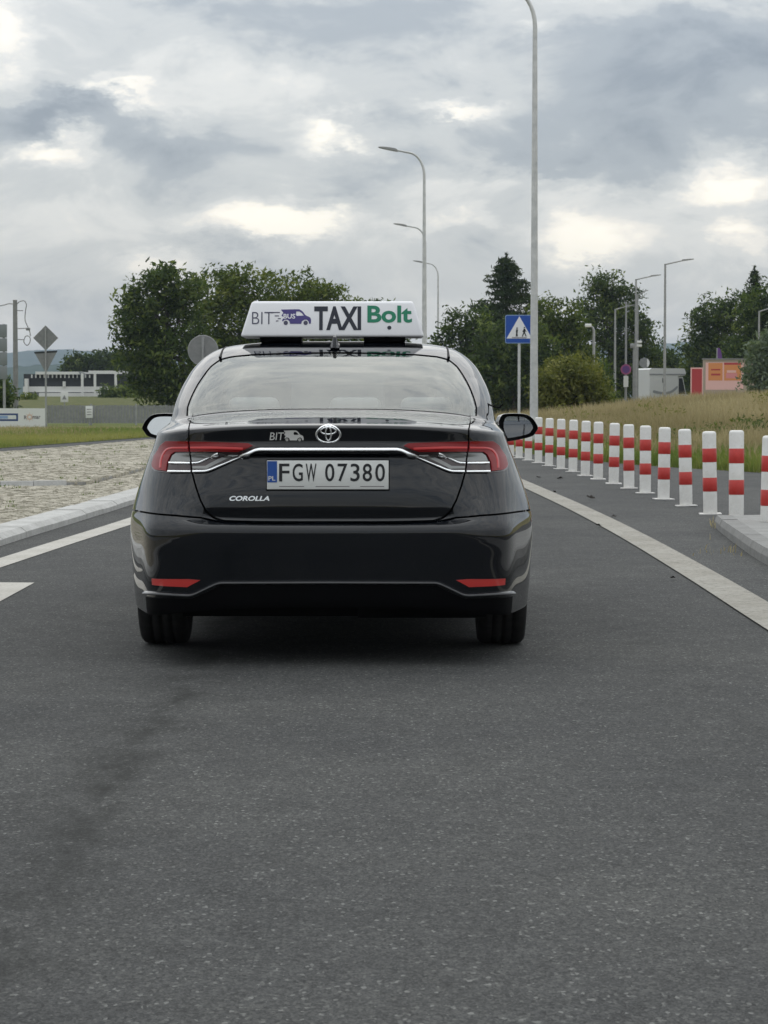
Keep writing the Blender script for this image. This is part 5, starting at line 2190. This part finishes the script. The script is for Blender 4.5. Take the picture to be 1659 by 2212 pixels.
# camper van
VY = 150
a, b = at(1383, 860, VY), at(1477, 796, VY)
t = thing('camper_van', 'white camper van parked behind the grassy bank', 'van', ((a.x + b.x) / 2, VY, 0), R(20))
hl = (b.x - a.x) / 2
zr_ = b.z
obj('body', prism([(-hl, .55), (hl * .45, .55), (hl * .45, zr_ - .5), (hl * .80, zr_ - .45), (hl * .86, zr_ - .30), (hl * .78, zr_ - .02), (hl * .6, zr_), (-hl * .9, zr_), (-hl, zr_ - .08)], -1.0, 1.0), 'van_white', t)
cab = obj('cab', prism([(hl * .452, .5), (hl * 1.28, .5), (hl * 1.28, 1.0), (hl * 1.15, 1.35), (hl * .9, 1.5), (hl * .72, zr_ - .52), (hl * .452, zr_ - .52)], -.92, .92), 'van_white', t)
obj('windscreen', prism([(hl * .93, 1.50), (hl * .905, 1.54), (hl * .735, zr_ - .56), (hl * .76, zr_ - .60)], -.8, .8), 'building_dark', cab)
obj('side_window', prism([(hl * .52, 1.5), (hl * .86, 1.5), (hl * .70, zr_ - .62), (hl * .52, zr_ - .62)], -.935, -.925), 'building_dark', cab)
obj('roof_rail', box_mesh(-hl, hl * .8, -1.02, -.98, zr_ - .42, zr_ - .34), 'van_grey', t)
obj('window', box_mesh(-hl * .35, -hl * .2, -1.02, -1.002, 2.2, 2.5), 'building_dark', t)
swp = smooth_path([(-hl * .8, 1.75), (-hl * .3, 1.62), (hl * .1, 1.72), (hl * .4, 2.0), (hl * .4, 1.85), (hl * .1, 1.55), (-hl * .3, 1.47), (-hl * .8, 1.58), (-hl * .8, 1.75)], 4)[:-1]
obj('swoosh', prism([tuple(p) for p in swp], -1.012, -1.002), 'van_grey', t)
for xx in (-hl * .55, hl * .85):
    obj('wheel', mesh(*tube_data([(xx, -1.02, .34), (xx, -.8, .34)], .34, 18), True), 'tyre', t)

# kiosk with orange and pink panels
KY = 112
a, b = at(1520, 842, KY), at(1607, 777, KY)
K0 = at(1720, 777, KY)
t = thing('advert_hoarding', 'hoarding with orange and pink advertising panels behind the bank', 'hoarding', (a.x, KY, 0))
W_ = b.x - a.x
obj('frame', box_mesh(0, K0.x - a.x, 0, .35, .3, b.z), 'hoarding_beige', t)
obj('top_cap', box_mesh(-.03, K0.x - a.x + .03, -.04, .39, b.z + .002, b.z + .06), 'fence_grey', t)
hq = lambda px, py: (at(px, py, KY).x - a.x, at(px, py, KY).z)
for px0, py0, px1, py1, m_, nm in ((1524, 842, 1606, 783, 'pale_pink', 'poster'), (1530, 822, 1561, 784, 'orange', 'poster_block'), (1564, 822, 1601, 785, 'orange', 'poster_block'),
                                  (1564, 788, 1601, 783.5, 'red_panel', 'poster_block'), (1568, 817, 1592, 806, 'pink', 'poster_block'), (1536, 811, 1556, 807, 'red_panel', 'poster_print'),
                                  (1536, 800, 1556, 797, 'red_panel', 'poster_print'), (1570, 805, 1590, 800, 'pale_pink', 'poster_print')):
    d = {'poster': .004, 'poster_block': .008, 'poster_print': .012}[nm] + (.002 if m_ == 'pink' else 0) + (.001 if m_ == 'red_panel' else 0)
    x0, z0 = hq(px0, py0)
    x1, z1 = hq(px1, py1)
    obj(nm, box_mesh(x0, x1, -d, .0 - d * .2 - .0005, z0, z1), m_, t)
p = at(1505.5, 794, 110)
t = thing('red_board', 'tall red board with pale rim left of the hoarding', 'board', (p.x, 110, 0))
hw_ = 13 * 110 / FPX
obj('rim', box_mesh(-hw_, hw_, 0, .12, .2, p.z), 'pale_pink', t)
obj('red_field', box_mesh(-hw_ * .84, hw_ * .84, -.012, -.001, .2, p.z - .06), 'red_panel', t)
p = at(1549, 752, 113)
t = thing('purple_flag', 'small purple feather flag above the hoarding', 'flag', (p.x, 113, 0))
obj('pole', tube([(0, 0, 0), (0, 0, p.z)], .03, 6), 'grey_pole', t)
fl = smooth_path([(.02, p.z - 1.0), (.0, p.z - .4), (.02, p.z), (.14, p.z - .04), (.22, p.z - .3), (.24, p.z - .7), (.22, p.z - 1.0)], 3)
obj('cloth', prism([tuple(q) for q in fl], -.012, .012), 'purple', t)


# ================================================================== trees
def leaf_cloud(P, size, tint_, aspect=.6, droop=0.0):
    n = len(P)
    a = rng.normal(size=(n, 3))
    a /= np.linalg.norm(a, axis=1, keepdims=True)
    b = rng.normal(size=(n, 3))
    b -= a * (a * b).sum(1, keepdims=True)
    b /= np.linalg.norm(b, axis=1, keepdims=True)
    s = size * rng.uniform(.6, 1.4, (n, 1))
    V = np.stack((P - a * s, P + b * s * aspect * .6, P + a * s, P - b * s * aspect * .6), 1).reshape(-1, 3)
    me = bpy.data.meshes.new('m')
    me.vertices.add(n * 4)
    me.vertices.foreach_set('co', V.ravel())
    idx = np.arange(n * 4, dtype=np.int32)
    me.loops.add(n * 4)
    me.loops.foreach_set('vertex_index', idx)
    me.polygons.add(n)
    me.polygons.foreach_set('loop_start', np.arange(0, n * 4, 4, dtype=np.int32))
    me.polygons.foreach_set('loop_total', np.full(n, 4, np.int32))
    me.update(calc_edges=True)
    t_ = me.attributes.new('tint', 'FLOAT', 'POINT')
    t_.data.foreach_set('value', np.repeat(np.clip(tint_, 0, 1), 4).astype(np.float32))
    return me


def broadleaf(name, label, cat, base, lobes, nclump, per, leaf, m, trunk_r=.16, group=None, clump=.34, tint_c=.5, stems=1, trunk=True):
    """lobes: (x, y, z, rx, ry, rz) relative to the foot"""
    t = thing(name, label, cat, base, 0, group)
    L = np.array(lobes, float)
    wgt = (L[:, 3] * L[:, 5]) ** 1.0
    k = rng.choice(len(L), nclump, p=wgt / wgt.sum())
    d = rng.normal(size=(nclump, 3))
    d /= np.linalg.norm(d, axis=1, keepdims=True)
    rr = rng.uniform(.45, 1.04, nclump) ** .6
    spray = rng.random(nclump) < .16
    rr = np.where(spray, rng.uniform(1.04, 1.24, nclump), rr)
    C = L[k, :3] + d * L[k, 3:] * rr[:, None]
    keep = C[:, 2] > .15
    C, spray = C[keep], spray[keep]
    nc = len(C)
    cs = clump * rng.uniform(.55, 1.35, nc) * np.where(spray, .6, 1)
    ct = np.clip(rng.normal(tint_c, .27, nc) + np.where(spray, .12, 0), 0, 1)
    npc = (rng.integers(int(per * .5), int(per * 1.5), nc) * np.where(spray, .5, 1)).astype(int)
    idx = np.repeat(np.arange(nc), npc)
    P = C[idx] + np.clip(rng.normal(size=(len(idx), 3)), -1.7, 1.7) * cs[idx][:, None] * np.array((1, 1, .72))
    # stray sprays on the outline
    m_ = rng.random(len(P)) < .0
    P[m_] += rng.normal(size=(m_.sum(), 3)) * clump * .6
    P = P[P[:, 2] > .08]
    tn = ct[idx][:len(P)] + rng.normal(0, .13, len(P))
    obj('crown', leaf_cloud(P, leaf, tn), m, t)
    if trunk:
        for s in range(stems):
            V, F = [], []
            top = L[np.argmax(L[:, 2])]
            ox = (s - (stems - 1) / 2) * trunk_r * 3
            zt = top[2]
            pts = [(ox, 0, -.05), (ox * 1.1 + .05, 0, zt * .25), (ox * 1.4 + top[0] * .3, top[1] * .3, zt * .6), (ox * 1.6 + top[0] * .7, top[1] * .7, zt * .95)]
            v, f = tube_data(pts, [trunk_r, trunk_r * .8, trunk_r * .5, trunk_r * .15], 9)
            V += v
            F += f
            for c in C[rng.choice(nc, min(nc, 22), replace=False)]:
                h = random.uniform(.25, .75)
                s0 = Vector(pts[1]).lerp(Vector(pts[3]), h)
                e = Vector(c)
                mid = s0.lerp(e, .5) + Vector((0, 0, .15))
                v, f = tube_data([s0, mid, e], [trunk_r * .32, trunk_r * .2, trunk_r * .07], 5, True, len(V))
                V += v
                F += f
            obj('trunk', mesh(V, F, True), 'bark', t)
    return t


def conifer(name, label, base, H, rad, m='needle', n=9000, group=None, power=.8):
    t = thing(name, label, 'tree', base, 0, group)
    obj('trunk', tube([(0, 0, 0), (0, 0, H * .98)], [.2, .02], 8), 'bark', t)
    P, T = [], []
    nb = 330
    for i in range(nb):
        f = (i + random.random()) / nb
        z = H * (.06 + .93 * f)
        r_ = rad * (1 - f) ** power * random.uniform(.66, 1.12) + .08
        a = random.uniform(0, 2 * PI)
        k = max(8, int(n / nb * (.3 + 1.4 * (1 - f))))
        s = rng.random(k) ** .6
        sag = -.22 * r_ * s + .14 * r_ * s ** 3
        wid = .20 + .26 * r_ * (1 - s) * s * 2
        x = np.cos(a) * r_ * s + rng.normal(0, 1, k) * wid * .6
        y = np.sin(a) * r_ * s + rng.normal(0, 1, k) * wid * .6
        zz = z + sag - np.abs(rng.normal(0, .10, k))
        P.append(np.stack((x, y, zz), -1))
        T.append(np.full(k, random.gauss(.5, .18)) + rng.normal(0, .12, k))
    tip = np.stack((rng.normal(0, .03, 60), rng.normal(0, .03, 60), H * (.93 + .09 * rng.random(60))), -1)
    P.append(tip)
    T.append(np.full(60, .5))
    obj('crown', leaf_cloud(np.concatenate(P), .15, np.concatenate(T), .4), m, t)
    return t


def lobes_px(lst, Y, bx):
    """lobes given on the reading grid: (px, py, half width, half height) -> metres relative to the foot at x=bx"""
    out = []
    k = Y / FPX
    for px, py, hw_, hh_ in lst:
        p = at(px, py, Y)
        out.append((p.x - bx, random.uniform(-.6, .6) * hw_ * k * .5, p.z, hw_ * k, max(hw_ * k * .8, 1.0), hh_ * k))
    return out


def tree_px(name, label, foot_px, Y, lst, nclump, per, leaf, m, cat='tree', **kw):
    bx = (foot_px - 829.5) * Y / FPX
    return broadleaf(name, label, cat, (bx, Y, 0), lobes_px(lst, Y, bx), nclump, per, leaf, m, **kw)


# weeds in the bank: a dark leafy patch
wc = np.stack((rng.uniform(5.3, 9.6, 90), rng.normal(49.5, .9, 90), np.zeros(90)), -1)
wc[:, 2] = bank_z(wc[:, 0], wc[:, 1]) + rng.uniform(.02, .42, 90) * (1 - .5 * np.abs(wc[:, 0] - 7.8) / 2.5)
wi = rng.integers(0, 90, 5200)
wp = wc[wi] + np.clip(rng.normal(size=(5200, 3)), -1.7, 1.7) * np.array((.20, .20, .09))
tag(obj('leafy_weeds', leaf_cloud(wp, .055, np.clip(rng.normal(.45, .2, 90), 0, 1)[wi] + rng.normal(0, .12, 5200)), 'leaf_mid'),
    'dark green leafy weed patch in the dry grass behind the bollards', 'weeds', kind='stuff')
wq = np.stack((rng.uniform(3.5, 16, 60), rng.uniform(44, 66, 60), np.zeros(60)), -1)
wq[:, 2] = bank_z(wq[:, 0], wq[:, 1]) + rng.uniform(.1, .45, 60)
wi = rng.integers(0, 60, 5000)
wp = wq[wi] + np.clip(rng.normal(size=(5000, 3)), -1.7, 1.7) * np.array((.22, .22, .13))
tag(obj('scattered_weeds', leaf_cloud(wp, .05, .4 + .5 * rng.random(5000)), 'leaf_olive'), 'scattered olive weeds standing in the dry grass of the bank', 'weeds', kind='stuff')

# left group
tree_px('broadleaf_tree', 'dark broadleaf tree left of the car roof, forked trunk by the fence', 366, 124,
        [(340, 640, 62, 45), (300, 700, 48, 55), (360, 700, 70, 70), (300, 770, 48, 50), (380, 770, 80, 70), (340, 830, 60, 35), (400, 840, 60, 30), (350, 598, 30, 24), (400, 620, 40, 36), (290, 650, 28, 25)],
        620, 34, .145, 'leaf_dark', trunk_r=.22, clump=.36, tint_c=.42)
tree_px('broadleaf_tree', 'lighter green broadleaf tree behind the roof sign', 560, 132,
        [(470, 640, 60, 50), (540, 622, 66, 42), (620, 630, 70, 42), (690, 645, 52, 34), (500, 700, 90, 70), (620, 710, 110, 80), (480, 780, 80, 70), (600, 800, 120, 60), (720, 700, 60, 60), (510, 600, 36, 20)],
        760, 34, .15, 'leaf_mid', trunk_r=.22, clump=.38, tint_c=.42)
tree_px('broadleaf_tree', 'tree whose top twigs show above the roof sign', 800, 150,
        [(790, 690, 45, 42), (835, 690, 36, 34), (780, 660, 24, 18), (812, 730, 70, 60), (842, 652, 14, 7)],
        150, 30, .13, 'leaf_dark', trunk_r=.14, clump=.26)
for px, top, w, lb in ((165, 768, 24, 'leftmost round dark tree of the far left treeline'), (200, 766, 26, 'second dark tree of the far left treeline'), (238, 762, 30, 'dark tree of the far left treeline touching the big tree'),
                       (275, 762, 26, 'dark tree of the far left treeline behind the big tree')):
    tree_px('distant_tree', lb, px, 262, [(px, top + 22, w, 22), (px - 6, top + 50, w * 1.1, 34), (px + 6, top + 40, w, 26)], 150, 22, .26, 'leaf_dark', group='far left treeline', clump=.5, tint_c=.3)
tree_px('shrub', 'dark shrub before the low building, right end', 245, 190, [(236, 852, 20, 16), (256, 856, 22, 18), (278, 850, 22, 20)], 90, 26, .16, 'leaf_dark', cat='shrub', clump=.28, trunk_r=.06)
tree_px('shrub', 'dark shrub below the billboard at the left edge', 3, 108, [(-6, 850, 16, 34), (8, 860, 12, 24)], 60, 30, .12, 'leaf_dark', cat='shrub', clump=.24, trunk_r=.06, tint_c=.3)
tree_px('shrub', 'small dark shrub beside the utility pole', 62, 180, [(62, 862, 10, 12)], 26, 24, .14, 'leaf_mid', cat='shrub', clump=.25, trunk_r=.05)

# right group
SPY = 140
conifer('spruce_tree', 'tall pointed spruce left of the crossing sign', ((1092 - 829.5) * SPY / FPX, SPY, 0), at(0, 552, SPY).z, 4.3, n=34000, power=.66)
tree_px('broadleaf_tree', 'ragged dark tree at the left foot of the spruce', 1000, 132,
        [(1000, 705, 34, 34), (965, 735, 22, 26), (1020, 760, 50, 60), (985, 800, 50, 60), (1040, 830, 50, 50), (945, 745, 10, 14), (1030, 690, 30, 30)],
        230, 32, .145, 'leaf_dark', trunk_r=.16, clump=.34, tint_c=.38)
tree_px('broadleaf_tree', 'dark tree between the spruce and the lamp pole', 1110, 128,
        [(1090, 740, 60, 50), (1120, 800, 70, 60), (1060, 820, 60, 60), (1150, 740, 40, 50), (1140, 850, 60, 40)], 330, 32, .145, 'leaf_dark', trunk_r=.18, clump=.36, tint_c=.36)
tree_px('broadleaf_tree', 'dull green tree just right of the tall lamp pole', 1205, 136,
        [(1180, 670, 26, 32), (1215, 690, 36, 38), (1200, 750, 56, 56), (1240, 760, 46, 56), (1220, 820, 60, 50)], 330, 32, .15, 'leaf_mid', trunk_r=.16, clump=.34, tint_c=.28)
tree_px('broadleaf_tree', 'tall dark tree behind the straight-armed lamps', 1320, 168,
        [(1295, 606, 26, 24), (1322, 622, 34, 30), (1290, 660, 38, 44), (1345, 660, 42, 42), (1320, 710, 70, 60), (1365, 720, 44, 56), (1390, 760, 40, 50), (1300, 790, 70, 70), (1370, 810, 60, 50), (1262, 660, 16, 16)],
        520, 34, .155, 'leaf_dark', trunk_r=.2, clump=.37, tint_c=.36)
tree_px('broadleaf_tree', 'low dark tree left of the hill gap, above the camper', 1425, 170,
        [(1415, 785, 32, 36), (1440, 800, 34, 34), (1410, 830, 40, 30), (1470, 815, 26, 24)], 170, 26, .17, 'leaf_dark', trunk_r=.12, clump=.36, tint_c=.3)
tree_px('broadleaf_tree', 'broad dark tree right of the hill gap', 1545, 158,
        [(1535, 680, 36, 38), (1510, 715, 26, 26), (1500, 770, 30, 44), (1560, 720, 60, 60), (1570, 790, 80, 60), (1520, 830, 50, 40), (1600, 680, 40, 50)], 430, 34, .15, 'leaf_dark', trunk_r=.2, clump=.36, tint_c=.36)
conifer('spruce_tree', 'spruce tip rising from the trees at the right edge', ((1627 - 829.5) * 146 / FPX, 146, 0), at(0, 580, 146).z, 3.0, n=12000, power=.95)
tree_px('broadleaf_tree', 'dark tree at the right edge behind the silver bush', 1660, 138,
        [(1640, 690, 50, 50), (1680, 660, 60, 60), (1650, 770, 80, 70), (1720, 740, 70, 90), (1600, 800, 50, 50)], 430, 34, .15, 'leaf_dark', trunk_r=.2, clump=.36, tint_c=.36)
tree_px('bush', 'rounded olive-green bush right of the lamp pole', 1225, 72,
        [(1205, 815, 42, 36), (1250, 805, 40, 40), (1225, 850, 68, 42), (1280, 850, 30, 44), (1185, 865, 30, 34)], 360, 34, .075, 'leaf_olive', cat='bush', trunk_r=.06, clump=.17, tint_c=.42, stems=3)
tree_px('bush', 'darker bush growing against the olive one', 1292, 84, [(1290, 830, 22, 50), (1305, 860, 18, 40)], 130, 30, .09, 'leaf_dark', cat='bush', trunk_r=.05, clump=.2, tint_c=.5)
tree_px('silver_willow', 'pale silvery willow bush at the right edge', 1672, 92,
        [(1650, 780, 26, 46), (1680, 765, 40, 46), (1640, 825, 24, 34), (1690, 820, 50, 50)], 260, 40, .10, 'leaf_silver', cat='bush', trunk_r=.08, clump=.26, stems=3)
for px, lb in ((1070, 'far dark tree filling the gap under the spruce'), (1180, 'far dark tree behind the olive bush'), (1480, 'far dark tree closing the gap below the hills'), (1330, 'far dark tree behind the round purplish sign')):
    tree_px('distant_tree', lb, px, 230, [(px, 810, 60, 30), (px - 30, 830, 50, 30), (px + 30, 830, 50, 30)], 170, 24, .25, 'leaf_dark', group='far right treeline', clump=.5, tint_c=.3)

# ================================================================== air
zt = at(0, 735, 3400).z + 8
bmh = box_mesh(-3900, 3900, -380, 4300, -4.0, max(zt, 100.0))
hz = obj('haze', bmh)
hm = bpy.data.materials.new('haze')
hm.use_nodes = True
hm.node_tree.nodes.clear()
ho = hm.node_tree.nodes.new('ShaderNodeOutputMaterial')
hv = hm.node_tree.nodes.new('ShaderNodeVolumePrincipled')
hv.inputs['Color'].default_value = (.72, .84, 1.0, 1)
hv.inputs['Density'].default_value = .00017
hm.node_tree.links.new(hv.outputs[0], ho.inputs['Volume'])
bmh.materials.append(hm)
tag(hz, 'thin pale air haze', 'haze', kind='stuff')
